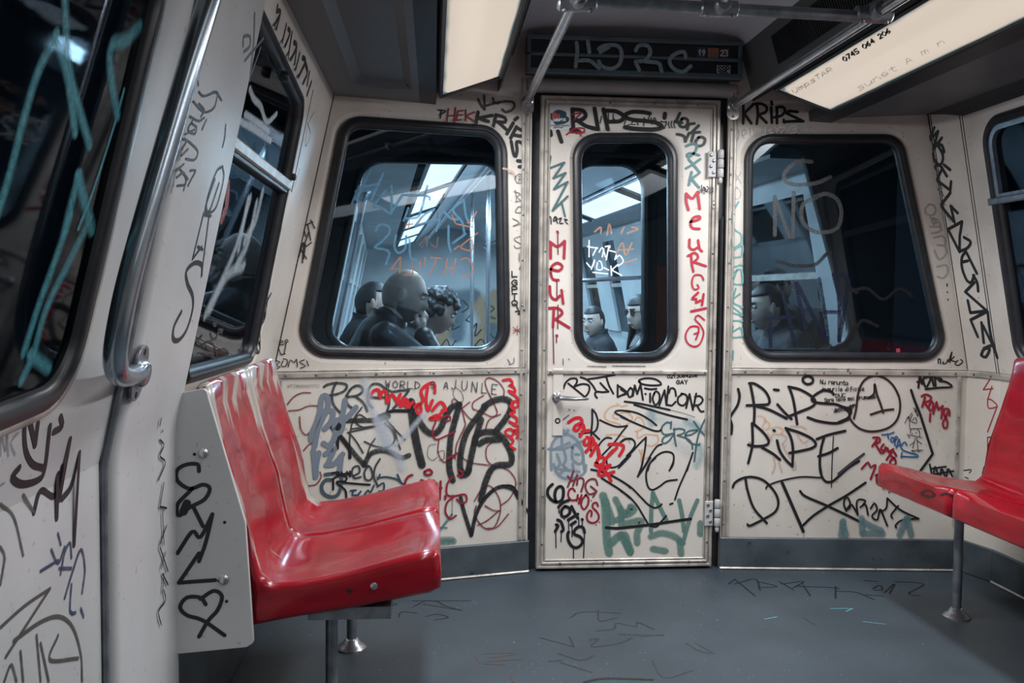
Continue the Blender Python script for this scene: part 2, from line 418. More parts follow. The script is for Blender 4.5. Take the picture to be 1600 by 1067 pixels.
screws('frame_rivets', F_D.shift(0.012), [(DX0+0.024, 0.12+0.21*i) for i in range(9)]+[(DX1-0.024, 0.12+0.21*i) for i in range(9)]+[(0.55+0.19*i, DZ0+0.024) for i in range(4)]+[(0.55+0.19*i, DZ1-0.024) for i in range(4)], 0.005, dr)
MB().fbox(F_D, DX0+0.04, DX1-0.035, 0.855, 0.873, -0.001, 0.010, 0.004).build('cross_rail', TRIM, dr)
screws('rail_rivets', F_D.shift(0.010), [(0.5+0.135*i, 0.864) for i in range(6)], 0.006, dr)
# lock plate, handle, keyhole
u0, v1 = F_D.px(864, 576); u1, v0 = F_D.px(879, 681)
MB().fbox(F_D, u0, u1, v0, v1, -0.001, 0.006, 0.003).build('lock_plate', CREAM_D, dr)
hu, hv = F_D.px(869, 620)
hd = MB(); hd.lathe(F_D.p(hu, hv, 0.004), F_D.n, [(0, 0.020), (0.010, 0.020), (0.014, 0.014), (0.050, 0.012), (0.056, 0.010)], 16)
hd.tube([F_D.p(hu-0.006, hv, 0.045), F_D.p(hu+0.02, hv, 0.050), F_D.p(hu+0.07, hv-0.003, 0.052), F_D.p(hu+0.125, hv-0.004, 0.046), F_D.p(hu+0.134, hv-0.004, 0.040)], [0.012, 0.0135, 0.011, 0.008, 0.004], 12, flat=0.8)
hd.build('handle', STEEL, dr, smooth=True, label='polished steel lever handle')
ku, kv = F_D.px(871, 657)
MB().lathe(F_D.p(ku, kv, 0.005), F_D.n, [(0, 0.013), (0.003, 0.012), (0.003, 0.007), (-0.003, 0.006)], 14).build('keyhole', DARK, dr, smooth=True)
for (ax, ay) in ((1115, 256), (1110, 799)):
    cu, cv = F_D.px(ax, ay)
    h = MB().fbox(F_D, cu-0.030, cu+0.006, cv-0.060, cv+0.050, 0.012, 0.020, 0.003).build('hinge', GREYPAINT, dr)
    b = MB()
    for k in range(3): b.lathe(F_D.p(cu+0.024, cv-0.060+0.040*k, 0.022), (0, 0, 1), [(0, 0.011), (0.003, 0.0135), (0.034, 0.0135), (0.037, 0.011)], 14)
    b.lathe(F_D.p(cu+0.024, cv-0.085, 0.022), (0, 0, 1), [(0, 0.006), (0.006, 0.009), (0.016, 0.009), (0.026, 0.006)], 12)
    b.build('hinge_barrel', GREYPAINT, h, smooth=True)
    screws('hinge_screw', F_D.shift(0.020), [(cu-0.018, cv+0.034), (cu-0.006, cv+0.010), (cu-0.018, cv-0.014), (cu-0.006, cv-0.040)], 0.0075, h, STEEL, 0.004)
gz = MB().tube([F_D.p(1.246, 0.72, -0.012), F_D.p(1.246, 1.54, -0.012)], 0.006, 8)
gz.build('hinge_rod', RUBBER, dr, smooth=True)
MB().loop_sweep(F_D, dwin, [(0.004, -0.03), (0.004, 0.006), (-0.004, 0.014), (-0.018, 0.015), (-0.022, 0.008), (-0.032, 0.004), (-0.036, -0.008), (-0.036, -0.03)]).build('window_gasket', RUBBER, dr, smooth=50)
n = len(dwin); cx = sum(p[0] for p in dwin)/n; cy = sum(p[1] for p in dwin)/n
pts = [(cx+(x-cx)*0.97, cy+(y-cy)*0.97) for x, y in dwin]
MB().add([F_D.p(x, y, -0.012) for x, y in pts]+[F_D.p(x, y, -0.017) for x, y in pts],
         [tuple(range(n)), tuple(range(n, 2*n))[::-1]]+[(i, (i+1) % n, n+(i+1) % n, n+i) for i in range(n)]).build('pane', GLASSM, dr)
# header bar over the door
hb = empty('trim_1', F_D.p(0.83, 2.03), 'rounded pale header bar between the door and the route sign', kind='structure')
MB().tube([F_D.p(0.40, 2.082, -0.02), F_D.p(1.29, 2.082, -0.02)], 0.033, 16, flat=1.0).build('bar', GREYPAINT, hb, smooth=True)
MB().fbox(F_D, 0.36, 1.32, 2.05, 2.34, -0.07, -0.05).build('backing', GREYPAINT, hb)

# ------------------------------------------------------------------ left wall
wL = empty('wall_left', (XL, 2.9, 0), 'cream left side wall with leaning upper half and sliding window', kind='structure')
sw = rpoly(pxs(F_SL, [(281, 600), (392, 566), (474, 158), (372, -60)]), [0.07, 0.07, 0.09, 0.09], 8)
swh = rpoly(pxs(F_SL, [(272, 612), (399, 575), (483, 146), (376, -84)]), [0.075, 0.075, 0.095, 0.095], 8)
panel('wall_panel', F_SL, [(2.06, 0.0), (3.56, 0.0), (3.60, 0.3), (3.64, 1.16), (2.06, 1.16)], [swh], CREAM, 0.03, wL)
MB().loop_sweep(F_SL, swh, [(0.0, 0.0), (-0.007, -0.001), (-0.016, -0.005), (-0.026, -0.009)]).build('window_surround', CREAM, wL, smooth=60)
panel('wall_panel', F_SLB, [(2.06, 0.0), (3.56, 0.0), (3.56, ZW), (2.06, ZW)], [], CREAM, 0.03, wL)
MB().fbox(F_SLB, 2.16, 3.55, 0, 0.33, -0.002, 0.012, 0.004).build('kick_plate', DADO, wL)  # kick plate raised so its dark colour stands in for shade under the seats
W3 = window('window_3', F_SL, sw, 'sliding side window behind the left red seats, streaked with pale paint', glass('side_glass', (0.45, 0.58, 0.68), 0.085, 0.02, 1.3), gw=0.034)
a = F_SL.px(376, 219); b = F_SL.px(447, 289)
zb = (a[1]+b[1])/2
bar = MB().fbox(F_SL, 2.10, b[0]+0.02, zb-0.026, zb+0.006, -0.012, 0.016, 0.005); bar.build('slider_bar', TRIM, W3)
MB().fbox(F_SL, 2.10, b[0]+0.02, zb-0.040, zb-0.026, -0.012, 0.010, 0.003).build('slider_seal', RUBBER, W3)
MB().lathe(F_SL.p(b[0]+0.01, zb+0.02, 0.005), F_SL.n, [(0, 0.012), (0.015, 0.012), (0.02, 0.008)], 10).build('latch', RUBBER, W3, smooth=True)
c = F_SL.px(437, 118)
MB().lathe(F_SL.p(c[0], c[1], 0.004), F_SL.n, [(0, 0.016), (0.015, 0.016), (0.022, 0.010)], 10).build('latch', RUBBER, W3, smooth=True)
# corner seam lines
def seam(name, fr, p, q, w, parent, mat=RUBBER, h=0.0015):
    a = V((*p, 0)); b = V((*q, 0)); d = (b-a).normalized(); s = V((-d.y, d.x, 0))*(w/2)
    pts = [fr.p(*(x.xy), h) for x in (a-s, b-s, b+s, a+s)]
    return MB().prism(pts, -fr.n*(h+0.001)).build(name, mat, parent)
seam('corner_seam', F_L, (UL+0.012, 0.87), (cornL(1.98)+0.012, 1.98), 0.004, wl)
seam('corner_seam', F_SL, F_SL.px(455, 300), F_SL.px(489, 140), 0.003, wL)

# pillar between the sliding door and the window (proud of the wall)
def bent(fr_x, lean, inward, y0, y1, proud, zt=2.02, name='pillar', mat=GREYPAINT, parent=None, ed=0.02):
    """vertical strip of side wall following the bend at the waist, rounded bend and rounded vertical edges"""
    prof = [(fr_x, 0.0), (fr_x, ZW-0.04)]
    for i in range(7):
        t = i/6; z = ZW-0.04+0.08*t
        prof.append((fr_x+inward*lean*0.04*(t**2), z))
    prof.append((fr_x+inward*lean*(zt-ZW), zt))
    sec = [(y0, 0.0), (y0, proud-ed*0.6), (y0+ed*0.4, proud-ed*0.15), (y0+ed, proud), (y1-ed, proud), (y1-ed*0.4, proud-ed*0.15), (y1, proud-ed*0.6), (y1, 0.0)]
    mb = MB(); vs = []
    for x, z in prof:
        for y, p in sec: vs.append((x+inward*p, y, z))
    k = len(sec); fs = [(i*k+j, i*k+j+1, (i+1)*k+j+1, (i+1)*k+j) for i in range(len(prof)-1) for j in range(k-1)]
    return mb.add(vs, fs).build(name, mat, parent, smooth=50)
bent(XL, LL, 1, 1.735, 2.155, 0.03, parent=wL)
P_U = Fr((XL+0.03, 0, ZW), (0, 1, 0), (LL, 0, 1))     # face of the pillar above the waist
P_B = Fr((XL+0.03, 0, 0), (0, 1, 0), (0, 0, 1))
# left sliding door
dl = empty('door_2', (XL, 1.1, 0), 'grey sliding side door at the left edge with cyan painted dark window', kind='structure')
D_U = Fr((XL+0.015, 0, ZW), (0, 1, 0), (LL, 0, 1)); D_B = Fr((XL+0.015, 0, 0), (0, 1, 0), (0, 0, 1))
dwl = rpoly([(0.75, 0.095), D_U.px(108, 622), D_U.px(262, -40), (0.75, 1.02)], [0.10, 0.12, 0.08, 0.1], 8)
YD1 = 1.690
panel('door_leaf', D_U, [(0.62, 0.0), (YD1, 0.0), (YD1, 1.16), (0.62, 1.16)], [dwl], GREYPAINT, 0.03, dl)
mb = MB()
mb.add([(XL+0.015, 0.62, 0.02), (XL+0.015, YD1, 0.02), (XL+0.015, YD1, ZW), (XL+0.015, 0.62, ZW)], [(0, 1, 2, 3)])
mb.add([(XL-0.02, YD1, 0.02), (XL+0.015, YD1, 0.02), (XL+0.015, YD1, ZW), (XL-0.02, YD1, ZW)], [(0, 1, 2, 3)])
mb.build('door_leaf', GREYPAINT, dl, smooth=60)
MB().loop_sweep(D_U, dwl, [(0.016, 0.0), (0.010, 0.006), (0.002, 0.006), (0.0, -0.005)]).build('window_bead', TRIM, dl, smooth=50)
MB().loop_sweep(D_U, dwl, [(0.002, -0.03), (0.002, 0.005), (-0.010, 0.010), (-0.028, 0.008), (-0.034, 0.0), (-0.036, -0.03)]).build('window_gasket', RUBBER, dl, smooth=50)
n = len(dwl)
MB().add([D_U.p(x, y, -0.006) for x, y in dwl]+[D_U.p(x, y, -0.012) for x, y in dwl], [tuple(range(n)), tuple(range(n, 2*n))[::-1]]).build('pane', GLASSD, dl)
bent(XL-0.02, LL, 1, YD1, 1.737, 0.012, name='door_seal', mat=RUBBER, parent=dl, ed=0.01)
sb = MB(); sb.tube([(XL+0.02, YD1+0.008, 0), (XL+0.02, YD1+0.008, ZW-0.1), (XL+0.022, YD1+0.008, ZW), (XL+0.022+LL*1.15, YD1+0.008, ZW+1.15)], 0.007, 8).build('seal_bead', GALV, dl, smooth=True)
# wall behind the camera on the left
bent(XL, LL, 1, YB, 0.62, 0.02, name='wall_panel', mat=CREAM, parent=wL)

# ------------------------------------------------------------------ right wall
wR = empty('wall_right', (XR, 2.6, 0), 'cream right side wall with leaning upper half behind the right red seats', kind='structure')
YC = F_SR.px(1562, 575)[0]*-1
swr = rpoly([F_SR.px(1590, 572), (-2.05, F_SR.px(1590, 572)[1]), (-2.05, F_SR.px(1533, 188)[1]), F_SR.px(1533, 188)], [0.10, 0.10, 0.10, 0.11], 8)
swrh = rpoly([(lambda q: (q[0]-0.020, q[1]-0.020))(F_SR.px(1590, 572)), (-2.03, F_SR.px(1590, 572)[1]-0.020), (-2.03, F_SR.px(1533, 188)[1]+0.020), (lambda q: (q[0]-0.020, q[1]+0.020))(F_SR.px(1533, 188))], [0.105, 0.105, 0.105, 0.115], 8)
panel('wall_panel', F_SR, [(-YC, 0.0), (-1.75, 0.0), (-1.75, 1.16), (-YC, 1.16)], [swrh], CREAM, 0.03, wR)
MB().loop_sweep(F_SR, swrh, [(0.0, 0.0), (-0.007, -0.001), (-0.016, -0.005), (-0.026, -0.009)]).build('window_surround', CREAM, wR, smooth=60)
panel('wall_panel', F_SRB, [(-YC, 0.0), (-1.75, 0.0), (-1.75, ZW), (-YC, ZW)], [], CREAM, 0.03, wR)
rail(F_SRB, -YC, -1.78, 0.857, 0.882, wR, 10)
MB().fbox(F_SRB, -YC, -1.75, 0, 0.14, -0.002, 0.012, 0.004).build('kick_plate', DADO, wR)
MB().fbox(F_SRB, -YC, -1.75, 0, 0.010, 0, 0.020, 0.006).build('floor_bead', TRIM, wR)
# narrow angled strip between end wall and right wall
e0 = F_R.p(UR, 0); e1 = V((XR, YC, 0)); cdir = (e1-e0).normalized(); CL = (e1-e0).length
F_CH = Fr((e0.x, e0.y, ZW), cdir, (-LR, 0, 1)); F_CHB = Fr((e0.x, e0.y, 0), cdir, (0, 0, 1))
panel('corner_strip', F_CH, [(-0.003, 0), (CL+0.003, 0), (CL+0.003-LR*cdir.x*0, 1.2), (-0.003, 1.2)], [], CREAM, 0.02, wR)
panel('corner_strip', F_CHB, [(-0.003, 0), (CL+0.003, 0), (CL+0.003, ZW), (-0.003, ZW)], [], CREAM, 0.02, wR)
rail(F_CHB, 0, CL, 0.857, 0.882, wR, 2)
MB().fbox(F_CHB, 0, CL, 0, 0.14, -0.002, 0.012, 0.004).build('corner_kick_plate', DADO, wR)
seam('corner_seam', F_CH, (0.004, 0.0), (0.004, 1.15), 0.004, wR)
seam('corner_seam', F_CH, (CL-0.006, 0.0), (CL-0.006, 1.15), 0.003, wR)
seam('corner_seam', F_CH, (CL-0.018, 0.0), (CL-0.018, 1.15), 0.003, wR)
W4 = window('window_4', F_SR, swr, 'sliding side window above the right red seats with alloy inner frame', glass('side_glass_dark', (0.40, 0.5, 0.6), 0.06), gw=0.05)
zs_ = F_SR.px(1548, 313)[1]
MB().fbox(F_SR, swr[0][0]-0.02, -2.07, zs_-0.02, zs_+0.008, -0.02, 0.016, 0.005).build('slider_bar', GALV, W4)
tr = rpoly([(min(p[0] for p in swr)+0.045, zs_+0.01), (-2.10, zs_+0.01), (-2.10, max(p[1] for p in swr)-0.045), (min(p[0] for p in swr)+0.045, max(p[1] for p in swr)-0.045)], [0.01, 0.01, 0.06, 0.07], 6)
MB().loop_sweep(F_SR, tr, [(0.010, -0.01), (0.010, 0.008), (-0.010, 0.008), (-0.010, -0.01)]).build('sash_frame', GALV, W4, smooth=40)
# right wall nearer than the window (a pillar, then plain wall behind the camera)
bent(XR, LR, -1, 1.30, 1.78, 0.03, parent=wR)
bent(XR, LR, -1, YB, 1.30, 0.012, name='wall_panel', mat=CREAM, parent=wR)
# rear end of the built car
wb = MB().fbox(Fr((0, YB, 0), (1, 0, 0), (0, 0, 1)), -0.8, 2.5, 0, 2.4, -0.02, 0.0).build('wall_rear', CREAM, kind='structure', label='plain cream partition behind the viewer')

# ------------------------------------------------------------------ ceiling
ce = empty('ceiling', (0.82, 1.0, 2.27), 'grey coved train ceiling with dark light coves and vent strips', kind='structure')
Y1C = 3.90
def strip(name, mat, pts, y0=YB, y1=Y1C, sm=False, parent=ce):
    n = len(pts)
    mb = MB().add([(x, y0, z) for x, z in pts]+[(x, y1, z) for x, z in pts], [(i, i+1, n+i+1, n+i) for i in range(n-1)])
    return mb.build(name, mat, parent, smooth=30 if sm else False)
strip('ceiling_panel', CEILC, [(0.335, 2.255), (0.37, 2.285), (0.46, 2.30), (0.82, 2.315), (1.18, 2.30), (1.26, 2.285), (1.30, 2.255)], sm=True)
strip('vent_slope', CEILD, [(0.275, 2.055), (0.335, 2.255)])
strip('vent_slope', CEILD, [(1.30, 2.255), (1.36, 2.055)])
# left flat panel with recessed moulded field
CFL = Fr((0, 0, 1.965), (0, 1, 0), (1, 0, 0))   # n points down
rec = rpoly([(1.9, -0.30), (3.46, -0.30), (3.46, -0.085), (1.9, -0.085)], [0.08, 0.13, 0.02, 0.02], 8)
rec2 = rpoly([(-1.5, -0.30), (1.7, -0.30), (1.7, -0.085), (-1.5, -0.085)], [0.08, 0.13, 0.02, 0.02], 8)
panel('ceiling_panel', CFL, [(YB, -0.43), (Y1C, -0.43), (Y1C, -0.06), (YB, -0.06)], [rec, rec2], CEILD, 0.004, ce)
for r_ in (rec, rec2):
    MB().loop_sweep(CFL, r_, [(0.0, 0.0), (-0.012, -0.010), (-0.03, -0.02)]).build('recess_edge', CEILD, ce, smooth=60)
strip('recess_field', CEILD, [(-0.34, 1.985), (-0.06, 1.985)])
strip('wall_cove', CEILB, [(-0.47, 1.93), (-0.425, 1.962), (-0.42, 1.975)])
strip('light_cove', CEILB, [(-0.06, 1.99), (-0.06, 1.965), (0.005, 1.962), (0.01, 2.0)])
strip('light_cove', CEILB, [(0.262, 2.10), (0.262, 2.035), (0.275, 2.055)])
strip('light_cove', CEILB, [(1.36, 2.055), (1.36, 2.03), (1.372, 2.10)])
strip('light_cove', CEILB, [(1.60, 1.99), (1.605, 1.950), (1.70, 1.945), (1.71, 1.965)])
strip('ceiling_panel', CEILD, [(1.71, 1.965), (2.13, 1.985)])
strip('wall_cove', CEILB, [(2.10, 1.985), (2.13, 1.965), (2.17, 1.93)])
# slotted vent strips along the centre panel
def vents(x0, z0, x1, z1, name):
    mb = MB(); d = V((x1-x0, 0, z1-z0)); L = d.length; d.normalize(); nn = V((d.z, 0, -d.x))
    if nn.z > 0: nn = -nn
    y = 0.2
    while y < 3.45:
        c = V((x0, y, z0))+d*(L/2)+nn*0.003
        mb.box(c, (L, 0.008, 0.008), (d, V((0, 1, 0)), nn)); y += 0.016
    o = mb.build(name, CEILB, ce); o['kind'] = 'stuff'
vents(0.290, 2.105, 0.322, 2.212, 'vent_slots'); vents(1.313, 2.212, 1.345, 2.105, 'vent_slots')

# ------------------------------------------------------------------ ceiling lights
def diffuser_mat():
    mt, nt, b = nodes('diffuser')
    b.inputs['Base Color'].default_value = (0.7, 0.68, 0.62, 1); b.inputs['Roughness'].default_value = 0.4
    b.inputs['Emission Strength'].default_value = 0.56
    tc = nt.nodes.new('ShaderNodeUVMap'); sp = nt.nodes.new('ShaderNodeSeparateXYZ'); nt.links.new(tc.outputs[0], sp.inputs[0])
    r = nt.nodes.new('ShaderNodeValToRGB'); cr = r.color_ramp
    cr.elements[0].position = 0.0; cr.elements[0].color = (0.05, 0.16, 0.19, 1)
    cr.elements[1].position = 0.22; cr.elements[1].color = (1.0, 0.86, 0.70, 1)
    n = noise(nt, 5, 3); ad = nt.nodes.new('ShaderNodeMath'); ad.operation = 'MULTIPLY_ADD'; ad.inputs[1].default_value = 0.30; 
    nt.links.new(n.outputs['Fac'], ad.inputs[0]); nt.links.new(sp.outputs[1], ad.inputs[2])
    sb = nt.nodes.new('ShaderNodeMath'); sb.operation = 'SUBTRACT'; sb.inputs[1].default_value = 0.17
    nt.links.new(ad.outputs[0], sb.inputs[0])
    nt.links.new(sb.outputs[0], r.inputs[0]); nt.links.new(r.outputs[0], b.inputs['Emission Color'])
    return mt
DIFF = diffuser_mat()
def light_fixture(x0, z0, x1, z1, ya, yb, label, grp):
    e = empty('ceiling_light', ((x0+x1)/2, (ya+yb)/2, (z0+z1)/2), label, 'light', grp)
    d = V((x1-x0, 0, z1-z0)); L = d.length; d.normalize(); yv = V((0, 1, 0)); nn = d.cross(yv)
    if nn.z > 0: nn = -nn
    mb = MB(); uv = []; nu, nv = 10, 24
    o = V((x0, ya, z0))
    for j in range(nv+1):
        for i in range(nu+1):
            s = i/nu; t = j/nv
            edge = min(min(s, 1-s)*L, min(t, 1-t)*(yb-ya))
            bulge = 0.012*min(1, edge/0.03)
            mb.v.append(tuple(o+d*(L*s)+yv*((yb-ya)*t)+nn*bulge)); uv.append((s, min(1, edge/0.06)))
    for j in range(nv):
        for i in range(nu):
            k = j*(nu+1)+i; mb.f.append((k, k+1, k+nu+2, k+nu+1))
    mb.uv = uv; mb.build('diffuser', DIFF, e, smooth=70)
    fr = MB(); w_ = 0.012
    for s0, s1, t0, t1 in ((-w_, 0, ya-w_, yb+w_), (L, L+w_, ya-w_, yb+w_), (0, L, ya-w_, ya), (0, L, yb, yb+w_)):
        c = V((x0, 0, z0))+d*((s0+s1)/2)+yv*((t0+t1)/2)-nn*0.006
        fr.box(c, (s1-s0, t1-t0, 0.03), (d, yv, nn))
    fr.build('frame', CEILB, e)
    c = V((x0, 0, z0))+d*(L/2)+yv*((ya+yb)/2)-nn*0.016
    MB().box(c, (L, yb-ya, 0.006), (d, yv, nn)).build('back_plate', CEILB, e)
    return e
G = 'fluorescent ceiling lights'
L1 = light_fixture(0.028, 1.962, 0.248, 2.040, 2.10, 3.52, 'lit cream ceiling light panel over the left window and red seats', G)
light_fixture(0.028, 1.962, 0.248, 2.040, 0.10, 1.95, 'lit ceiling light panel in the left row, overhead and out of view', G)
L2 = light_fixture(1.378, 2.030, 1.598, 1.955, 2.05, 3.55, 'lit cream ceiling light panel at upper right with phone number scrawl', G)
light_fixture(1.378, 2.030, 1.598, 1.955, 0.05, 1.90, 'lit ceiling light panel in the right row, overhead and out of view', G)

# ------------------------------------------------------------------ route sign over the door
SG = Fr((0, 3.72, 0), (1, 0, 0), (0, 0, 1))
sg = empty('route_sign', SG.p(0.83, 2.18), 'dark teal route sign board over the door with smeared painted letters', 'sign')
TEAL = surf('teal_sign_frame', (0.11, 0.17, 0.20), (0.08, 0.13, 0.155), rough=0.4, sc=9)
SIGNB = surf('sign_black', (0.010, 0.014, 0.018), rough=0.3)
s0 = SG.px(820, 52); s1 = SG.px(1163, 74); s2 = SG.px(823, 108); s3 = SG.px(1161, 130)
SX0, SX1 = 0.375, 1.285; SZ0, SZ1 = 2.105, 2.262
MB().fbox(SG, SX0, SX1, SZ0, SZ1, -0.04, 0.0).build('back_board', SIGNB, sg)
zm = (SZ0+SZ1)/2
for n_, u0, u1, v0, v1 in (('frame_bar', SX0, SX1, SZ1-0.018, SZ1), ('frame_bar', SX0, SX1, SZ0, SZ0+0.022), ('divider_bar', SX0, SX1, zm-0.006, zm+0.007), ('end_bar', SX0, SX0+0.018, SZ0+0.022, SZ1-0.018), ('end_bar', SX1-0.018, SX1, SZ0+0.022, SZ1-0.018)):
    MB().fbox(SG, u0, u1, v0, v1, -0.002, 0.012, 0.003).build(n_, TEAL, sg)

# ------------------------------------------------------------------ handrails under the ceiling
def bracket(p, ax, par):
    b = MB(); b.lathe(p, ax, [(0, 0.024), (0.006, 0.024), (0.010, 0.018), (0.045, 0.018), (0.048, 0.015)], 16)
    b.build('socket', STEEL, par, smooth=True)
    fr = F_D.shift(0.0); u, v = p[0], p[2]
    lp = rpoly([(u-0.026, v-0.055), (u+0.026, v-0.055), (u+0.026, v+0.04), (u-0.026, v+0.04)], 0.022, 6)
    n = len(lp)
    f2 = Fr((0, p[1], 0), (1, 0, 0), (0, 0, 1))
    pl = MB().prism([f2.p(x, y, 0.0) for x, y in lp], f2.n*0.006).build('wall_plate', STEEL, par)
    screws('plate_screw', f2.shift(0.006), [(u, v-0.042)], 0.006, pl, RIVET)
HRZ = 2.00
h1 = empty('ceiling_handrail', (0.385, 3.7, HRZ), 'long steel grab rail running from the door top left corner towards the viewer', 'handrail', 'ceiling grab rails')
MB().tube([(0.385, 3.72, HRZ), (0.385, 0.2, HRZ+0.01)], 0.0165, 16).build('tube', STEEL, h1, smooth=True); bracket((0.385, 3.755, HRZ), (0, -1, 0), h1)
h2 = empty('ceiling_handrail', (1.262, 3.7, HRZ), 'long steel grab rail running along the right ceiling light from the door top right', 'handrail', 'ceiling grab rails')
MB().tube([(1.262, 3.72, HRZ), (1.262, 0.2, HRZ+0.01)], 0.0165, 16).build('tube', STEEL, h2, smooth=True); bracket((1.262, 3.755, HRZ), (0, -1, 0), h2)
YT = 2.52
h3 = empty('cross_handrail', (0.82, YT, HRZ+0.01), 'grey cross tube with cast clamps joining the two ceiling grab rails', 'handrail', 'ceiling grab rails')
MB().tube([(0.36, YT, HRZ+0.012), (1.28, YT, HRZ-0.004)], 0.0165, 16).build('tube', GALV, h3, smooth=True)
for x in (0.395, 0.80, 1.255):
    j = MB(); zc = HRZ+0.004
    j.tube([(x-0.055, YT, zc), (x-0.05, YT, zc), (x+0.05, YT, zc), (x+0.055, YT, zc)], [0.018, 0.023, 0.023, 0.018], 14)
    j.tube([(x, YT-0.05, zc+0.002), (x, YT-0.045, zc+0.002), (x, YT+0.02, zc+0.002)], [0.019, 0.023, 0.023], 14)
    cl = j.build('clamp', GALV, h3, smooth=True)
    screws('clamp_bolt', Fr((0, 0, zc-0.022), (0, 1, 0), (1, 0, 0)), [(YT-0.008, x-0.036), (YT-0.008, x+0.036)], 0.007, cl, RIVET, 0.006)
h4 = empty('ceiling_handrail', (0.80, YT, HRZ+0.01), 'steel tube running from the middle clamp of the cross rail up towards the viewer', 'handrail', 'ceiling grab rails')
MB().tube([(0.80, YT-0.03, HRZ+0.012), (0.80, YT-0.30, HRZ+0.06), (0.80, YT-0.52, HRZ+0.26)], 0.0165, 14).build('tube', STEEL, h4, smooth=True)

# ------------------------------------------------------------------ grab bar on the left pillar
gb = empty('grab_bar', P_B.p(1.86, 0.96, 0.03), 'curved steel grab bar on the pillar beside the left sliding door', 'grab bar')
Q_U = P_U.shift(0.062)
def bpt(x, y, c): u, v = P_U.shift(c).px(x, y); return P_U.shift(c).p(u, v)
path = [bpt(346, -60, 0.048), bpt(308, 60, 0.048), bpt(268, 200, 0.048), bpt(228, 340, 0.048), bpt(198, 450, 0.048), bpt(184, 520, 0.048), bpt(179, 556, 0.047), bpt(181, 580, 0.044), bpt(190, 588, 0.036), bpt(201, 588, 0.022)]
fc = P_U.px(213, 581); fc = P_U.p(fc[0], fc[1]); n_ = P_U.n
path += [fc+n_*0.004]
# smooth the path
def smooth_path(p, it=3):
    p = [V(x) for x in p]
    for _ in range(it):
        q = [p[0]]
        for i in range(len(p)-1): q += [p[i]*0.75+p[i+1]*0.25, p[i]*0.25+p[i+1]*0.75]
        q.append(p[-1]); p = q
    return p
BAR = surf('blue_grey_steel', (0.36, 0.42, 0.48), (0.26, 0.31, 0.36), rough=0.22, metal=0.85, sc=9)
MB().tube(smooth_path(path, 3), 0.0185, 18).build('bar', BAR, gb, smooth=60)
fu, fv = P_U.px(213, 582)
lp = rpoly([(fu-0.032, fv-0.055), (fu+0.032, fv-0.055), (fu+0.032, fv+0.055), (fu-0.032, fv+0.055)], 0.031, 8)
pl = MB().prism([P_U.p(x, y, 0) for x, y in lp], P_U.n*0.008).build('flange', GALV, gb, bev=0.002)
MB().lathe(P_U.p(fu, fv, 0.006), P_U.n, [(0, 0.030), (0.004, 0.028), (0.012, 0.025), (0.016, 0.020)], 18).build('collar', BAR, gb, smooth=True)
screws('flange_hole', P_U.shift(0.008), [(fu, fv+0.042), (fu, fv-0.042)], 0.007, pl, DARK, 0.001)

# ------------------------------------------------------------------ red moulded seats
def red_mat():
    mt, nt, b = nodes('red_glossy_plastic')
    b.inputs['Roughness'].default_value = 0.24; b.inputs['Specular IOR Level'].default_value = 0.35; b.inputs['Coat Weight'].default_value = 0.35; b.inputs['Coat Roughness'].default_value = 0.08
    n = noise(nt, 7.0, 5, (0.9, 0.9, 3.0)); r = ramp(nt, (0.19, 0.002, 0.008), (0.30, 0.004, 0.014), 0.3, 0.7)
    nt.links.new(n.outputs['Fac'], r.inputs[0])
    at = nt.nodes.new('ShaderNodeVertexColor'); at.layer_name = 'wear'
    n2 = noise(nt, 6.0, 6, (0.7, 3.2, 0.55)); ma = nt.nodes.new('ShaderNodeMath'); ma.operation = 'MULTIPLY_ADD'; ma.inputs[1].default_value = 0.9
    nt.links.new(n2.outputs['Fac'], ma.inputs[0]); nt.links.new(at.outputs[0], ma.inputs[2])
    r2 = ramp(nt, (0, 0, 0), (1, 1, 1), 0.82, 0.89); nt.links.new(ma.outputs[0], r2.inputs[0])
    mx = nt.nodes.new('ShaderNodeMix'); mx.data_type = 'RGBA'; nt.links.new(r2.outputs[0], mx.inputs['Factor'])
    nt.links.new(r.outputs[0], mx.inputs['A']); mx.inputs['B'].default_value = (0.34, 0.31, 0.28, 1)
    nt.links.new(mx.outputs['Result'], b.inputs['Base Color'])
    return mt
RED = red_mat()
S_N = Fr((0, 2.142, 0), (1, 0, 0), (0, 0, 1))
def sp(*pts): return [S_N.px(*p) for p in pts]
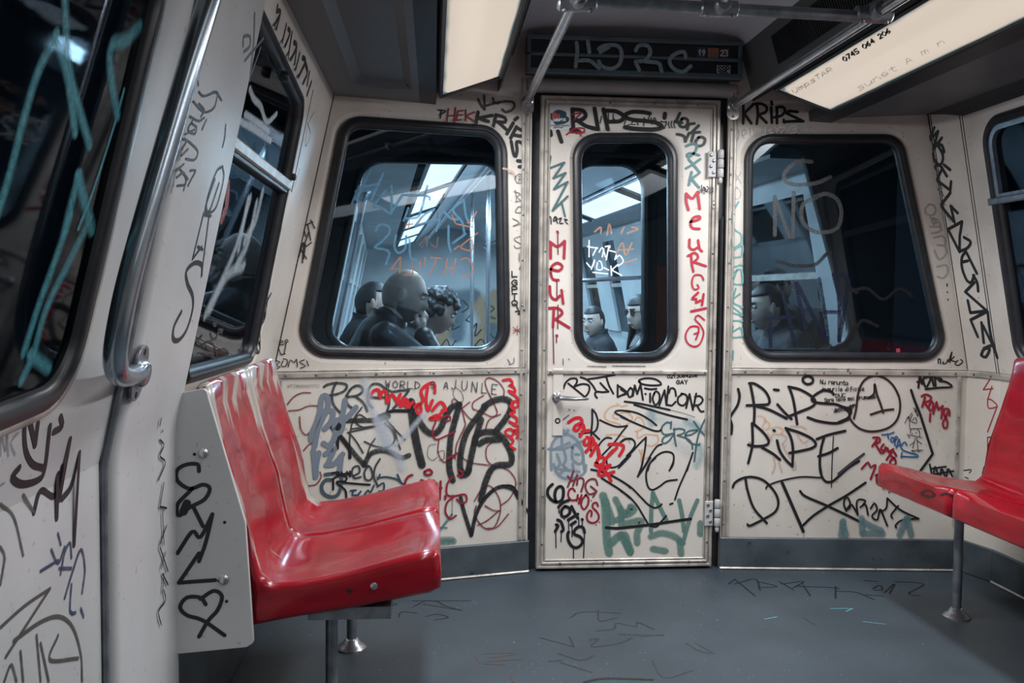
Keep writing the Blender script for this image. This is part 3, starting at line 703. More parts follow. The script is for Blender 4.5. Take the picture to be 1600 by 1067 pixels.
# top line from the backrest top to the front lip, then the underside back to the wall
TOP = sp((306, 601), (318, 598), (326, 604), (333, 640), (352, 712), (384, 800), (398, 870), (407, 902), (424, 915), (470, 910), (540, 896), (600, 880), (650, 868), (678, 863), (688, 873), (690, 900))
BOT = sp((689, 922), (672, 931), (560, 953), (460, 969), (392, 982), (388, 930), (374, 830), (340, 735), (318, 672), (300, 612))
def seat(y0, y1, mirror=None, name='red_seat', dz=0.0, wear=1.0, **kw):
    e = empty(name, ((S_N.px(560, 940)[0] if mirror is None else mirror-S_N.px(560, 940)[0]), (y0+y1)/2, 0.40), **kw)
    prof = TOP+BOT; k = len(prof); nt_ = len(TOP)
    cx = sum(p[0] for p in prof)/k; cz = sum(p[1] for p in prof)/k
    # outward normals of the profile for insetting
    nr = []
    for i in range(k):
        a = prof[i-1]; b = prof[(i+1) % k]; dx, dz_ = b[0]-a[0], b[1]-a[1]; L = math.hypot(dx, dz_) or 1
        nr.append((-dz_/L, dx/L))
    ss = [0.0, 0.008, 0.025, 0.06, 0.13, 0.22, 0.33, 0.44, 0.5, 0.56, 0.67, 0.78, 0.87, 0.94, 0.975, 0.992, 1.0]
    W = y1-y0; vs = []; wc = []
    for s in ss:
        edge = min(s, 1-s)*W
        ins = 0.020*(1-math.sqrt(max(0, 1-(1-min(1, edge/0.020))**2)))
        dip = math.sin(math.pi*s)**1.2
        for i, (x, z) in enumerate(prof):
            X, Z = x-nr[i][0]*ins, z-nr[i][1]*ins
            if i < nt_:
                d = 0.0
                if 3 <= i <= 13: d = 0.030*dip*(1.0 if 5 <= i <= 11 else 0.5)
                if i <= 1: Z += 0.012*dip*0
                X -= nr[i][0]*d; Z -= nr[i][1]*d
            wv = 0.0
            if i < nt_:
                wv = 0.13*(1-min(1, edge/0.08))+0.06*(1-dip)
                if i in (0, 1, 2, 3): wv += 0.36
                if i in (4, 5): wv += 0.16
                if i in (6, 7, 8): wv += 0.24
                if i in (12, 13, 14): wv += 0.17
            if mirror is not None: X = mirror-X
            vs.append((X, y0+W*s, Z+dz)); wc.append(wv*wear)
    m_ = len(ss); fs = []
    for j in range(m_-1):
        for i in range(k):
            i2 = (i+1) % k; fs.append((j*k+i, j*k+i2, (j+1)*k+i2, (j+1)*k+i))
    # caps as triangle strips following the shell
    for j in (0, m_-1):
        a, b = 0, k-1; fan = []
        left = list(range(0, nt_)); right = list(range(k-1, nt_-1, -1))
        li = ri = 0
        while li < len(left)-1 or ri < len(right)-1:
            pl_, pr_ = left[li], right[ri]
            if ri == len(right)-1 or (li < len(left)-1 and li/len(left) <= ri/len(right)):
                fan.append((pl_, left[li+1], pr_)); li += 1
            else:
                fan.append((pl_, right[ri+1], pr_)); ri += 1
        fs += [tuple(j*k+q for q in t) for t in fan]
    mb = MB().add(vs, fs); sh = mb.build('shell', RED, e, smooth=50)
    ca = sh.data.color_attributes.new('wear', 'FLOAT_COLOR', 'POINT')
    for i, v_ in enumerate(wc): ca.data[i].color = (v_, v_, v_, 1)
    sx = lambda x: x if mirror is None else mirror-x
    # bolts in the side of the shell
    fr = Fr((0, y0, 0), (1, 0, 0), (0, 0, 1))
    q = [S_N.px(584, 917), S_N.px(546, 925)]
    b = MB().lathe(fr.p(sx(q[0][0]), q[0][1]+dz, -0.001), fr.n, [(0, 0.009), (0.004, 0.009), (0.006, 0.005)], 10); b.build('bolt', STEEL, e, smooth=True)
    b = MB().lathe(fr.p(sx(q[1][0]), q[1][1]+dz, -0.001), fr.n, [(0, 0.007), (0.002, 0.006)], 10); b.build('bolt_hole', DARK, e, smooth=True)
    return e
def leg(e, x, y, zt, r=0.0165):
    MB().tube([(x, y, 0.012), (x, y, zt)], r, 14).build('leg', GALV, e, smooth=True)
    MB().lathe((x, y, 0), (0, 0, 1), [(0, 0.050), (0.006, 0.050), (0.014, 0.042), (0.022, 0.030), (0.034, 0.022), (0.036, 0.017)], 20).build('foot', STEEL, e, smooth=True)
GS = 'red moulded plastic seats'
st1 = seat(2.150, 2.600, label='nearest red plastic seat on the left, next to the grey graffiti panel', cat='seat', group=GS)
leg(st1, -0.268, 2.40, 0.43)
MB().fbox(F_F, -0.30, -0.10, 2.17, 2.58, 0.395, 0.425).build('support_beam', GALV, st1)
st2 = seat(2.606, 3.050, label='farther red plastic seat on the left, against the tagged end wall', cat='seat', group=GS)
leg(st2, -0.268, 2.99, 0.43)
MB().fbox(F_F, -0.30, -0.10, 2.63, 3.03, 0.395, 0.425).build('support_beam', GALV, st2)
fp = S_N.px(597, 958)
MB().tube([(fp[0]+0.01, 3.0, 0.400), (fp[0]+0.01, 2.63, 0.392)], 0.016, 12).build('support_stub', GALV, st2, smooth=True)
MK = 1.75
st3 = seat(2.84, 3.34, MK, dz=-0.01, wear=0.45, label='farther red plastic seat on the right, with dark scrawl on its cushion', cat='seat', group=GS)
leg(st3, 1.96, 3.15, 0.42)
st4 = seat(2.33, 2.834, MK, dz=-0.01, wear=0.45, label='nearer red plastic seat at the right edge, cut off by the frame', cat='seat', group=GS)
leg(st4, 1.955, 2.45, 0.42)
# grey end panel of the left seats
S_P = Fr((0, 2.130, 0), (1, 0, 0), (0, 0, 1))
ep = empty('seat_end_panel', S_P.p(-0.5, 0.32), 'pale grey panel with bold black tag and heart at the end of left seats', 'panel')
pp = pxs(S_P, [(267, 618), (322, 606), (384, 815), (397, 1003), (386, 1010), (269, 1022)])
pp[0] = (-0.62, pp[0][1]); pp[-1] = (-0.62, pp[-1][1])
MB().prism([S_P.p(x, y, 0.006) for x, y in rpoly(pp, [0.002, 0.01, 0.02, 0.01, 0.006, 0.002], 4)], -S_P.n*0.014).build('plate', GREYPAINT, ep, bev=0.002)
for q in ((319, 707), (351, 904)):
    u, v = S_P.px(*q)
    sc = MB().lathe(S_P.p(u, v, 0.006), S_P.n, [(0, 0.012), (0.003, 0.012), (0.007, 0.008), (0.008, 0.003)], 14); sc.build('screw', STEEL, ep, smooth=True)
screws('screw_hole', S_P.shift(0.006), [S_P.px(305, 709), S_P.px(343, 906), S_P.px(355, 938), S_P.px(352, 815)], 0.004, ep, DARK, 0.001)

# ------------------------------------------------------------------ the neighbouring car seen through the end windows
GAM = R_(3.5)
NO = V((0.80, 4.22, -0.10)); NU = V((math.cos(GAM), math.sin(GAM), 0)); NF = V((-math.sin(GAM), math.cos(GAM), 0))
N_E = Fr(NO, NU, (0, 0, 1))
def NP(a, b, z): return NO+NU*a+NF*b+V((0, 0, z))
OUTER = surf('dark_car_exterior', (0.030, 0.040, 0.050), (0.018, 0.024, 0.030), rough=0.5, sc=5)
NWALL = surf('cool_white_paint', (0.50, 0.52, 0.53), (0.36, 0.385, 0.40), rough=0.4, sc=2.5, fine=(0.2, 0.22, 0.24), fsc=30)
NFLOOR = surf('far_car_floor', (0.07, 0.08, 0.09), rough=0.5)
area('lamp_row_far_left', NP(-0.62, 4.2, 1.93), (0, -TILT, GAM), 0.17, 7.5, 190, (0.88, 0.95, 1.0))
area('lamp_row_far_right', NP(0.62, 4.2, 1.93), (0, TILT, GAM), 0.17, 7.5, 190, (0.88, 0.95, 1.0))
o1 = rpoly(pxs(N_E, [(566, 246), (786, 250), (788, 548), (503, 548)]), [0.13, 0.10, 0.12, 0.12], 8)
o2 = rpoly(pxs(N_E, [(893, 252), (1012, 252), (1012, 556), (893, 556)]), [0.12, 0.13, 0.12, 0.12], 8)
o3 = rpoly(pxs(N_E, [(1130, 218), (1258, 222), (1346, 550), (1130, 552)]), [0.10, 0.08, 0.12, 0.10], 8)
nw = empty('wall_next_car', NP(0, 0, 0), 'dark end wall of the neighbouring train car beyond the end windows', kind='structure')
panel('end_plate', N_E, [(-1.50, 0.0), (1.50, -0.1), (1.50, 2.5), (-1.50, 2.5)], [o1, o2, o3], OUTER, 0.05, nw)
for lp in (o1, o2, o3):
    MB().loop_sweep(N_E, lp, [(0.012, -0.002), (0.010, 0.010), (-0.006, 0.012), (-0.016, 0.004), (-0.018, -0.05)]).build('gasket', RUBBER, nw, smooth=50)
    n = len(lp)
    MB().add([N_E.p(x, y, -0.015) for x, y in lp]+[N_E.p(x, y, -0.02) for x, y in lp], [tuple(range(n)), tuple(range(n, 2*n))[::-1]]).build('pane', glass('far_glass', (0.80, 0.88, 0.93), 0.05), nw)
BROWN = surf('red_brown_gangway', (0.20, 0.028, 0.012), (0.12, 0.02, 0.01), rough=0.6, sc=8)
q = N_E.px(1025, 420)[0]; q2 = N_E.px(1043, 420)[0]; qz = N_E.px(1030, 552)[1]; qt = N_E.px(1030, 415)[1]
MB().fbox(N_E, q, q2, qz-0.3, qt, 0.0, 0.03, 0.006).build('red_post', BROWN, nw)
MB().fbox(N_E, q, q2, qt, qt+0.5, 0.0, 0.03, 0.006).build('dark_post', OUTER, nw)
NL = 9.0
def nstrip(name, mat, prof, b0=0.05, b1=NL, sm=False):
    n = len(prof)
    return MB().add([NP(a, b0, z) for a, z in prof]+[NP(a, b1, z) for a, z in prof], [(i, i+1, n+i+1, n+i) for i in range(n-1)]).build(name, mat, nw, smooth=40 if sm else False)
nstrip('floor_plate', NFLOOR, [(-1.45, 0), (1.45, 0)])
nstrip('ceiling_panel', NWALL, [(-1.22, 1.98), (-0.85, 1.98), (-0.85, 2.0)])
nstrip('ceiling_panel', NWALL, [(0.85, 2.0), (0.85, 1.98), (1.22, 1.98)])
nstrip('ceiling_panel', CEILC, [(-0.53, 2.07), (-0.34, 2.20), (-0.28, 2.255), (0, 2.29), (0.28, 2.255), (0.34, 2.20), (0.53, 2.07)], sm=True)
for sg_ in (-1, 1):
    nstrip('wall_strip', NWALL, [(sg_*1.43, 0), (sg_*1.43, 0.87)])
    nstrip('wall_strip', NWALL, [(sg_*1.21, 1.98), (sg_*1.23, 1.86)])
    nstrip('wall_strip', NWALL, [(sg_*1.43, 0.87), (sg_*1.415, 0.95)])
    b = 0.05
    for kx, wdt in enumerate((0.12, 0.22, 1.7, 0.9, 0.5, 0.9, 0.6, 1.0, 0.5, 0.9, 0.6, 1.0) if sg_ < 0 else (0.35, 1.0, 0.42, 0.55, 0.55, 0.42, 1.0, 0.42, 0.55, 0.55, 0.42, 1.2)):
        sol = kx % 2 == 0
        y0_, y1_ = b, b+wdt; b += wdt
        pts = [NP(sg_*1.415, y0_, 0.95), NP(sg_*1.415, y1_, 0.95), NP(sg_*1.23, y1_, 1.86), NP(sg_*1.23, y0_, 1.86)]
        if sol:
            off = NU*(-sg_*0.03)
            MB().prism([p+off for p in pts], NU*(sg_*0.05)).build('wall_pillar', NWALL, nw)
        else:
            MB().prism(pts, NU*(sg_*0.01)).build('side_window', glass('far_side_glass', (0.12, 0.2, 0.24), 0.12), nw)
            MB().prism([p+V((0, 0, 0)) for p in [NP(sg_*1.322, y0_, 1.40), NP(sg_*1.322, y1_, 1.40), NP(sg_*1.316, y1_, 1.435), NP(sg_*1.316, y0_, 1.435)]], NU*(-sg_*0.02)).build('slider_bar', TRIM, nw)
MB().prism([NP(-1.45, NL, 0), NP(1.45, NL, 0), NP(1.45, NL, 2.4), NP(-1.45, NL, 2.4)], NF*0.03).build('partition', NWALL, nw)
NDIFF = glow('cool_diffuser', (0.88, 0.95, 1.0), 2.6)
for sg_ in (-1, 1):
    for i in range(5):
        b0 = 0.35+1.62*i
        e = empty('ceiling_light', NP(sg_*0.7, b0+0.7, 2.0), ('%s cool white light panel of the %s ceiling row in the next car' % (('nearest', 'second nearest', 'middle', 'fourth', 'farthest')[i], 'left' if sg_ < 0 else 'right')), 'light', 'ceiling lights of the neighbouring car')
        pts = [NP(sg_*0.80, b0, 1.965), NP(sg_*0.80, b0+1.45, 1.965), NP(sg_*0.57, b0+1.45, 2.045), NP(sg_*0.57, b0, 2.045)]
        MB().prism(pts, V((0, 0, 0.012))).build('diffuser', NDIFF, e)
        c = sum(pts, V())/4
        fr_ = MB()
        for p_, q_ in ((0, 1), (1, 2), (2, 3), (3, 0)): fr_.tube([pts[p_], pts[q_]], 0.012, 6)
        fr_.build('frame', GALV, e)
# handrails and poles of the next car
def npole(name, pts, r, label):
    e = empty(name, pts[0], label, 'handrail', 'grab poles of the neighbouring car')
    MB().tube(pts, r, 10).build('tube', STEEL, e, smooth=True)
    for p_ in (pts[0], pts[-1]): MB().lathe(p_, (pts[1]-pts[0]), [(-0.008, 0.028), (0.008, 0.028)], 12).build('socket', STEEL, e, smooth=True)
npole('grab_pole', [NP(-0.28, 2.2, 0), NP(-0.28, 2.2, 2.24)], 0.017, 'vertical steel pole in the next car nearest the curly haired person')
npole('grab_pole', [NP(-0.25, 3.6, 0), NP(-0.25, 3.6, 2.25)], 0.017, 'vertical steel pole in the next car, farther along the aisle')
npole('ceiling_handrail', [NP(0.45, 0.3, 2.0), NP(0.45, 8.5, 2.0)], 0.016, 'ceiling grab rail on the right in the next car')
npole('ceiling_handrail', [NP(-0.45, 0.3, 2.0), NP(-0.45, 8.5, 2.0)], 0.016, 'ceiling grab rail on the left in the next car')
npole('grab_bar', [NP(-1.33, 1.25, 0.95), NP(-1.33+0.21*0.95, 1.25, 1.90)], 0.018, 'steel grab bar on the left pillar of the next car behind bald man')
npole('cross_handrail', [NP(0.42, 3.3, 1.42), NP(1.25, 3.3, 1.47)], 0.018, 'pale horizontal grab rail in the next car seen through door window')

# seats of the next car (copies of the red seats, both sides)
def copy_seat(src, mat4, label):
    r = src.copy(); COL.objects.link(r); prop(r, label, 'seat', 'seats of the neighbouring car')
    r.matrix_world = mat4 @ Matrix.Translation(src.location)
    for ch in [c for c in bpy.data.objects if c.parent is src]:
        c = ch.copy(); COL.objects.link(c); c.parent = r; c.matrix_parent_inverse = ch.matrix_parent_inverse.copy()
    return r
NM = Matrix.Translation(NO) @ Matrix.Rotation(GAM, 4, 'Z') @ Matrix.Translation(V((-0.8675, 0, 0)))
def nseat(src, b, label):
    y = {st1: 2.15, st2: 2.606, st3: 2.84, st4: 2.33}[src]
    dx = 0.0 if src in (st1, st2) else 0.045
    return copy_seat(src, NM @ Matrix.Translation(V((dx, b-y, 0))), label)
nseat(st1, 0.12, 'seat in the next car under the bald man in dark jacket')
nseat(st2, 0.71, 'seat in the next car under the curly haired person')
nseat(st1, 1.24, 'seat in the next car on the left, beyond the curly haired person')
nseat(st3, 0.48, 'seat in the next car under the dark haired person behind the right end window')
nseat(st4, 2.72, 'seat in the next car under the man in black seen through the door window')
nseat(st3, 1.94, 'seat in the next car under the person with dark glasses')

# ------------------------------------------------------------------ people in the next car
class PB(MB):
    def cap(s, p0, p1, r0, r1, seg=12, fl=1.0, up=None):
        p0, p1 = V(p0), V(p1); d = p1-p0; L = d.length; d.normalize()
        path = []; rad = []
        for k in range(5): a = math.pi/2*(k/4); path.append(p0-d*(r0*math.cos(a))); rad.append(max(r0*math.sin(a), 0.0005))
        for k in range(5): a = math.pi/2*(1-k/4); path.append(p1+d*(r1*math.cos(a))); rad.append(max(r1*math.sin(a), 0.0005))
        return s.tube(path, rad, seg, True, fl)
    def ell(s, c, r, mat=None, nu=16, nv=10):
        c = V(c); vs = []
        mt = mat or Matrix.Identity(3)
        for j in range(nv+1):
            t = math.pi*j/nv
            for i in range(nu):
                g = 2*math.pi*i/nu
                vs.append(c+mt @ V((r[0]*math.sin(t)*math.cos(g), r[1]*math.sin(t)*math.sin(g), r[2]*math.cos(t))))
        fs = [(j*nu+i, j*nu+(i+1) % nu, (j+1)*nu+(i+1) % nu, (j+1)*nu+i) for j in range(nv) for i in range(nu)]
        return s.add(vs, fs)
def ga(v, s): return math.exp(-(v/s)**2)
def head_pt(d):
    x, y, z = d.x*0.100, d.y*0.078, d.z*0.122
    if z < 0: y *= 1-0.30*(z/-0.122)**1.5; x *= 1-0.10*(z/-0.122) if x < 0 else 1.0
    if x < 0: x *= 1.05
    if x > 0:
        x -= 0.006*ga(z-0.01, 0.05)*(1-abs(y)/0.08)
        x += 0.027*ga(y, 0.013)*ga(z+0.022, 0.022)*(1.0 if z < -0.02 else 0.9)+0.012*ga(y, 0.010)*ga(z-0.01, 0.03)
        x += 0.007*ga(z-0.040, 0.016)*ga(y, 0.05)
        x -= 0.010*(ga(y-0.031, 0.016)+ga(y+0.031, 0.016))*ga(z-0.016, 0.013)
        x += 0.008*ga(z+0.062, 0.012)*ga(y, 0.024)
        x += 0.014*ga(z+0.098, 0.022)*ga(y, 0.03)
    return V((x, y, z))
def sphere_dirs(nu, nv):
    return [[V((math.sin(math.pi*j/nv)*math.cos(2*math.pi*i/nu), math.sin(math.pi*j/nv)*math.sin(2*math.pi*i/nu), math.cos(math.pi*j/nv))) for i in range(nu)] for j in range(nv+1)]
def remesh(o, vox, it=3):
    r = o.modifiers.new('weld', 'REMESH'); r.mode = 'VOXEL'; r.voxel_size = vox; r.use_smooth_shade = True
    sm = o.modifiers.new('soft', 'SMOOTH'); sm.factor = 0.5; sm.iterations = it
SKIN = {}
def skin_mat(name, col):
    mt, nt, b = nodes(name); n = noise(nt, 20, 4); r = ramp(nt, tuple(c*0.82 for c in col), col)
    nt.links.new(n.outputs['Fac'], r.inputs[0]); nt.links.new(r.outputs[0], b.inputs['Base Color'])
    b.inputs['Roughness'].default_value = 0.5; b.inputs['Subsurface Weight'].default_value = 0.05; b.inputs['Subsurface Radius'].default_value = (0.01, 0.004, 0.002)
    return mt
SK1 = skin_mat('skin', (0.58, 0.42, 0.34)); SK2 = skin_mat('skin_pale', (0.52, 0.40, 0.34))
HAIRK = surf('black_hair', (0.010, 0.010, 0.012), (0.018, 0.017, 0.018), rough=0.5, sc=80, bump=0.4, bsc=150)
SHAVE = surf('shaved_scalp', (0.40, 0.29, 0.24), (0.32, 0.23, 0.19), rough=0.5, sc=120)
STUB = surf('cropped_stubble', (0.16, 0.125, 0.11), (0.10, 0.08, 0.07), rough=0.6, sc=120)
JACK = surf('black_leather_jacket', (0.016, 0.018, 0.022), (0.010, 0.011, 0.014), rough=0.42, sc=12, bump=0.15, bsc=14)
COAT = surf('dark_cloth', (0.022, 0.025, 0.032), (0.013, 0.015, 0.02), rough=0.75, sc=30, bump=0.2)
JEAN = surf('dark_trousers', (0.03, 0.04, 0.06), (0.02, 0.026, 0.04), rough=0.8, sc=30)
SHOE = surf('black_shoe', (0.012, 0.012, 0.013), rough=0.4)
EYEW = surf('eye_white', (0.7, 0.7, 0.68), rough=0.2); EYED = surf('eye_dark', (0.02, 0.015, 0.012), rough=0.15)
LIP = surf('lips', (0.36, 0.17, 0.15), rough=0.45)

def person(a, b, face, label, scale=1.0, lean=0.10, hd_turn=0.0, hd_tilt=0.1, hair='short', skin=SK1, jac=JACK, hand='lap', vox=0.008, extra=None, zoff=0.0, hood=False):
    """seated person; local x = facing, y = own left, z up; face = +1 looks to the right in the photo, -1 to the left"""
    base = NP(a, b, 0); root = empty('person', base, label, 'person', 'passengers in the neighbouring car')
    ang = GAM+(0 if face > 0 else math.pi)
    M = Matrix.Translation(base) @ Matrix.Rotation(ang, 4, 'Z') @ Matrix.Scale(scale, 4)
    pel = V((0, 0, 0.58)); chest = V((lean*0.8, 0, 0.90)); nb = V((lean*1.15, 0, 1.03)); hc = V((lean*1.5+0.035, 0, 1.170))
    sh = [V((lean*1.05, s*0.185, 0.985)) for s in (1, -1)]
    HM = Matrix.Translation(hc) @ Matrix.Rotation(hd_turn, 4, 'Z') @ Matrix.Rotation(hd_tilt, 4, 'Y')
    def fin(mb, name, mat, vx=None, it=3, smooth=True):
        mb.v = [tuple(M @ V(p)) for p in mb.v]
        o = mb.build(name, mat, root, smooth=smooth)
        if vx: remesh(o, vx*scale, it)
        return o
    # arms
    arms = []
    for k, s in enumerate((1, -1)):
        if hand == 'mouth' and s < 0:
            el = V((lean+0.275, -0.20, 0.79)); wr = HM @ V((0.125, -0.028, -0.135))
        else:
            el = V((lean+0.04, s*0.245, 0.76)); wr = V((0.27, s*0.10, 0.70))
        arms.append((sh[k], el, wr, s))
    body = PB()
    D = sphere_dirs(40, 28)
    vs = [HM @ head_pt(d) for row in D for d in row]
    body.add(vs, [(j*40+i, j*40+(i+1) % 40, (j+1)*40+(i+1) % 40, (j+1)*40+i) for j in range(28) for i in range(40)])
    for s in (1, -1): body.ell(HM @ V((-0.006, s*0.077, -0.004)), (0.020, 0.009, 0.034), (HM.to_3x3() @ Matrix.Rotation(s*0.5, 3, 'Z')))
    body.cap(nb-V((0, 0, 0.05)), HM @ V((-0.02, 0, -0.07)), 0.060, 0.054)
    body.ell(chest, (0.10, 0.15, 0.16)); body.cap(pel, chest, 0.11, 0.11)
    for shd, el, wr, s in arms:
        body.cap(shd, el, 0.046, 0.038); body.cap(el, wr, 0.038, 0.027)
        if hand == 'mouth' and s < 0:
            # hand raised to the mouth: palm up along the cheek, fingers curled over the lips
            tip = HM @ V((0.112, 0.004, -0.062)); pc = wr+(tip-wr)*0.45
            body.cap(wr, pc, 0.027, 0.032, fl=0.6); ax = (tip-wr).normalized(); sd = V((0.55, 0.83, 0)).normalized()
            for f, L in zip((-1.5, -0.5, 0.5, 1.5), (0.060, 0.072, 0.068, 0.054)):
                q0 = pc+sd*(f*0.014)+ax*0.012; q1 = q0+ax*(L*0.55)+V((0.006, 0, 0)); q2 = q1+ax*(L*0.25)+V((-0.012, 0.010, 0)); q3 = q2+V((-0.012, 0.008, -0.006))
                body.cap(q0, q1, 0.0088, 0.0082, 8); body.cap(q1, q2, 0.0082, 0.0078, 8); body.cap(q2, q3, 0.0078, 0.007, 8)
            t0 = wr+ax*0.025-sd*0.022; body.cap(t0, t0+ax*0.03+V((-0.02, -0.012, 0)), 0.011, 0.010, 8); body.cap(t0+ax*0.03+V((-0.02, -0.012, 0)), t0+ax*0.055+V((-0.022, -0.006, 0)), 0.010, 0.008, 8)
        else:
            pc = wr+V((0.06, -s*0.01, -0.02)); body.cap(wr, pc, 0.026, 0.034, fl=0.55)
            for f, L in zip((-1.5, -0.5, 0.5, 1.5), (0.060, 0.072, 0.068, 0.054)):
                q0 = pc+V((0.01, f*0.016, 0)); q1 = q0+V((L*0.6, 0, -0.012)); q2 = q1+V((L*0.35, 0, -0.028))
                body.cap(q0, q1, 0.0088, 0.008, 8); body.cap(q1, q2, 0.008, 0.0065, 8)
            t0 = wr+V((0.02, -s*0.03, 0)); body.cap(t0, t0+V((0.05, -s*0.022, -0.012)), 0.011, 0.008, 8)
    fin(body, 'body', skin, vox*0.72, 2)
    # jacket: torso, collar, sleeves
    j = PB(); j.ell(chest+V((0, 0, 0.0)), (0.135, 0.19, 0.19)); j.cap(pel+V((0, 0, 0.02)), chest, 0.150, 0.150, 16)
    j.cap(sh[0]+V((0, -0.02, -0.01)), sh[1]+V((0, 0.02, -0.01)), 0.078, 0.078, 14); j.cap(nb-V((0, 0, 0.07)), nb+V((-0.008, 0, 0.015)), 0.098, 0.078, 14)
    for shd, el, wr, s in arms:
        j.cap(shd, el, 0.074, 0.058); w2 = el+(wr-el)*0.86; j.cap(el, w2, 0.058, 0.044)
        for t in (0.75, 0.86): j.cap(el+(wr-el)*t, el+(wr-el)*(t+0.03), 0.048, 0.048)
    if hood: j.ell(nb+V((-0.075, 0, 0.0)), (0.065, 0.13, 0.055)); 
    fin(j, 'jacket', jac, vox, 2)
    cl = PB(); vs = []
    for i in range(24):
        g = 2*math.pi*i/24; cx_, cy_ = math.cos(g), math.sin(g)
        o_ = nb+V((0.004, 0, 0.005))
        vs += [o_+V((0.078*cx_, 0.080*cy_, 0.0+0.02*-cx_)), o_+V((0.074*cx_, 0.074*cy_, 0.052-0.03*cx_)), o_+V((0.066*cx_, 0.066*cy_, 0.050-0.03*cx_)), o_+V((0.064*cx_, 0.064*cy_, 0.0))]
    cl.add(vs, [(4*i+k, 4*((i+1) % 24)+k, 4*((i+1) % 24)+k+1, 4*i+k+1) for i in range(24) for k in range(3)])
    fin(cl, 'collar', jac)
    t = PB(); t.cap(pel+V((0, 0.07, 0.0)), pel+V((0, -0.07, 0.0)), 0.135, 0.135, 14)
    for s in (1, -1):
        t.cap((0.02, s*0.10, 0.57), (0.44, s*0.13, 0.55), 0.088, 0.066); t.cap((0.44, s*0.13, 0.54), (0.47, s*0.13, 0.13), 0.064, 0.048)
    fin(t, 'trousers', JEAN, 0.014, 2)
    for s in (1, -1):
        f = PB(); f.cap((0.45, s*0.13, 0.055), (0.62, s*0.145, 0.045), 0.048, 0.040, fl=0.9); f.cap((0.46, s*0.13, 0.05), (0.47, s*0.13, 0.14), 0.045, 0.046)
        fin(f, 'shoe', SHOE, 0.012, 1)
    # face details
    for s in (1, -1):
        e_ = PB().ell(HM @ V((0.084, s*0.031, 0.015)), (0.011, 0.013, 0.010), HM.to_3x3(), 12, 8); eo = fin(e_, 'eye', EYEW)
        p_ = PB().ell(HM @ V((0.0935, s*0.031, 0.015)), (0.003, 0.006, 0.006), HM.to_3x3(), 10, 6); p_.v = [tuple(M @ V(q)) for q in p_.v]; p_.build('iris', EYED, eo)
        br = PB().cap(HM @ V((0.099, s*0.016, 0.037)), HM @ V((0.084, s*0.050, 0.038)), 0.005, 0.004, 8); fin(br, 'eyebrow', HAIRK if hair != 'bald' else STUB)
    lp_ = PB().cap(HM @ V((0.099, 0.018, -0.062)), HM @ V((0.099, -0.018, -0.062)), 0.0055, 0.0055, 8); fin(lp_, 'lips', LIP)
    # hair
    hb_ = PB(); nu, nv = 48, 32; D = sphere_dirs(nu, nv); vs = []; keep = []
    rnd = random.Random(int(a*100)+int(b*37))
    for jn, row in enumerate(D):
        for d in row:
            p = head_pt(d)
            if hair == 'bald': kq = 1.012
            elif hair == 'curly': kq = 1.06
            else: kq = (1.085 if hair == 'long' else 1.055)+rnd.uniform(-0.010, 0.010)
            vs.append(HM @ (p*kq))
    def hairy(d):
        p = head_pt(d)
        if hair == 'bald': return p.x < 0.02 and -0.075 < p.z < 0.045 and not (abs(p.y) > 0.06 and p.x > -0.02 and p.z < -0.03)
        if hair == 'long': return p.z > 0.055 or (p.x < 0.015 and p.z > -0.115) or (p.x < 0.055 and p.z > -0.0 and abs(p.y) > 0.05)
        return p.z > 0.062 or (p.x < 0.020 and p.z > 0.0) or (p.x < -0.028 and p.z > -0.075)
    fs = []
    for jn in range(nv):
        for i in range(nu):
            if all(hairy(D[q][r]) for q, r in ((jn, i), (jn, (i+1) % nu), (jn+1, (i+1) % nu), (jn+1, i))):
                fs.append((jn*nu+i, jn*nu+(i+1) % nu, (jn+1)*nu+(i+1) % nu, (jn+1)*nu+i))
    if hair == 'curly':
        hb_ = PB(); cnt = 0
        while cnt < 150:
            d = V((rnd.gauss(0, 1), rnd.gauss(0, 1), rnd.gauss(0, 1))).normalized()
            if not hairy(d): continue
            p = head_pt(d)*1.08; r = rnd.uniform(0.014, 0.024); hb_.ell(HM @ p, (r, r, r), None, 8, 6); cnt += 1
        fin(hb_, 'hair', HAIRK, 0.006, 1); hb_ = PB()
    hb_.add(vs, fs)
    ho = fin(hb_, 'scalp_hair' if hair == 'curly' else 'hair', SHAVE if hair == 'bald' else HAIRK)
    sd_ = ho.modifiers.new('thick', 'SOLIDIFY'); sd_.thickness = (0.003 if hair == 'bald' else 0.022)*scale; sd_.offset = -1
    if hair == 'long':
        lk = PB()
        for i in range(15):
            g = R_(75)+R_(210)*i/14; q0 = HM @ V((0.085*math.cos(g), 0.080*math.sin(g), -0.03)); q1 = q0+V((0.0, 0.012*math.sin(g), -0.10)); q2 = q1+V((0.03, 0.0, -0.13))
            lk.cap(q0, q1, 0.020, 0.020, 8); lk.cap(q1, q2, 0.020, 0.008, 8)
        fin(lk, 'hair_locks', HAIRK, 0.010, 1)
    if extra == 'beard':
        bd = PB()
        vs = []; fs = []
        for row in D:
            for d in row: vs.append(HM @ (head_pt(d)*1.02))
        for jn in range(nv):
            for i in range(nu):
                if all((lambda p: p.z < -0.045 and p.x > -0.02 and not (abs(p.y) < 0.02 and -0.075 < p.z < -0.05))(head_pt(D[q][r])) for q, r in ((jn, i), (jn, (i+1) % nu), (jn+1, (i+1) % nu), (jn+1, i))):
                    fs.append((jn*nu+i, jn*nu+(i+1) % nu, (jn+1)*nu+(i+1) % nu, (jn+1)*nu+i))
        bd.add(vs, fs); bo = fin(bd, 'beard', STUB)
        s2 = bo.modifiers.new('thick', 'SOLIDIFY'); s2.thickness = 0.004; s2.offset = -1
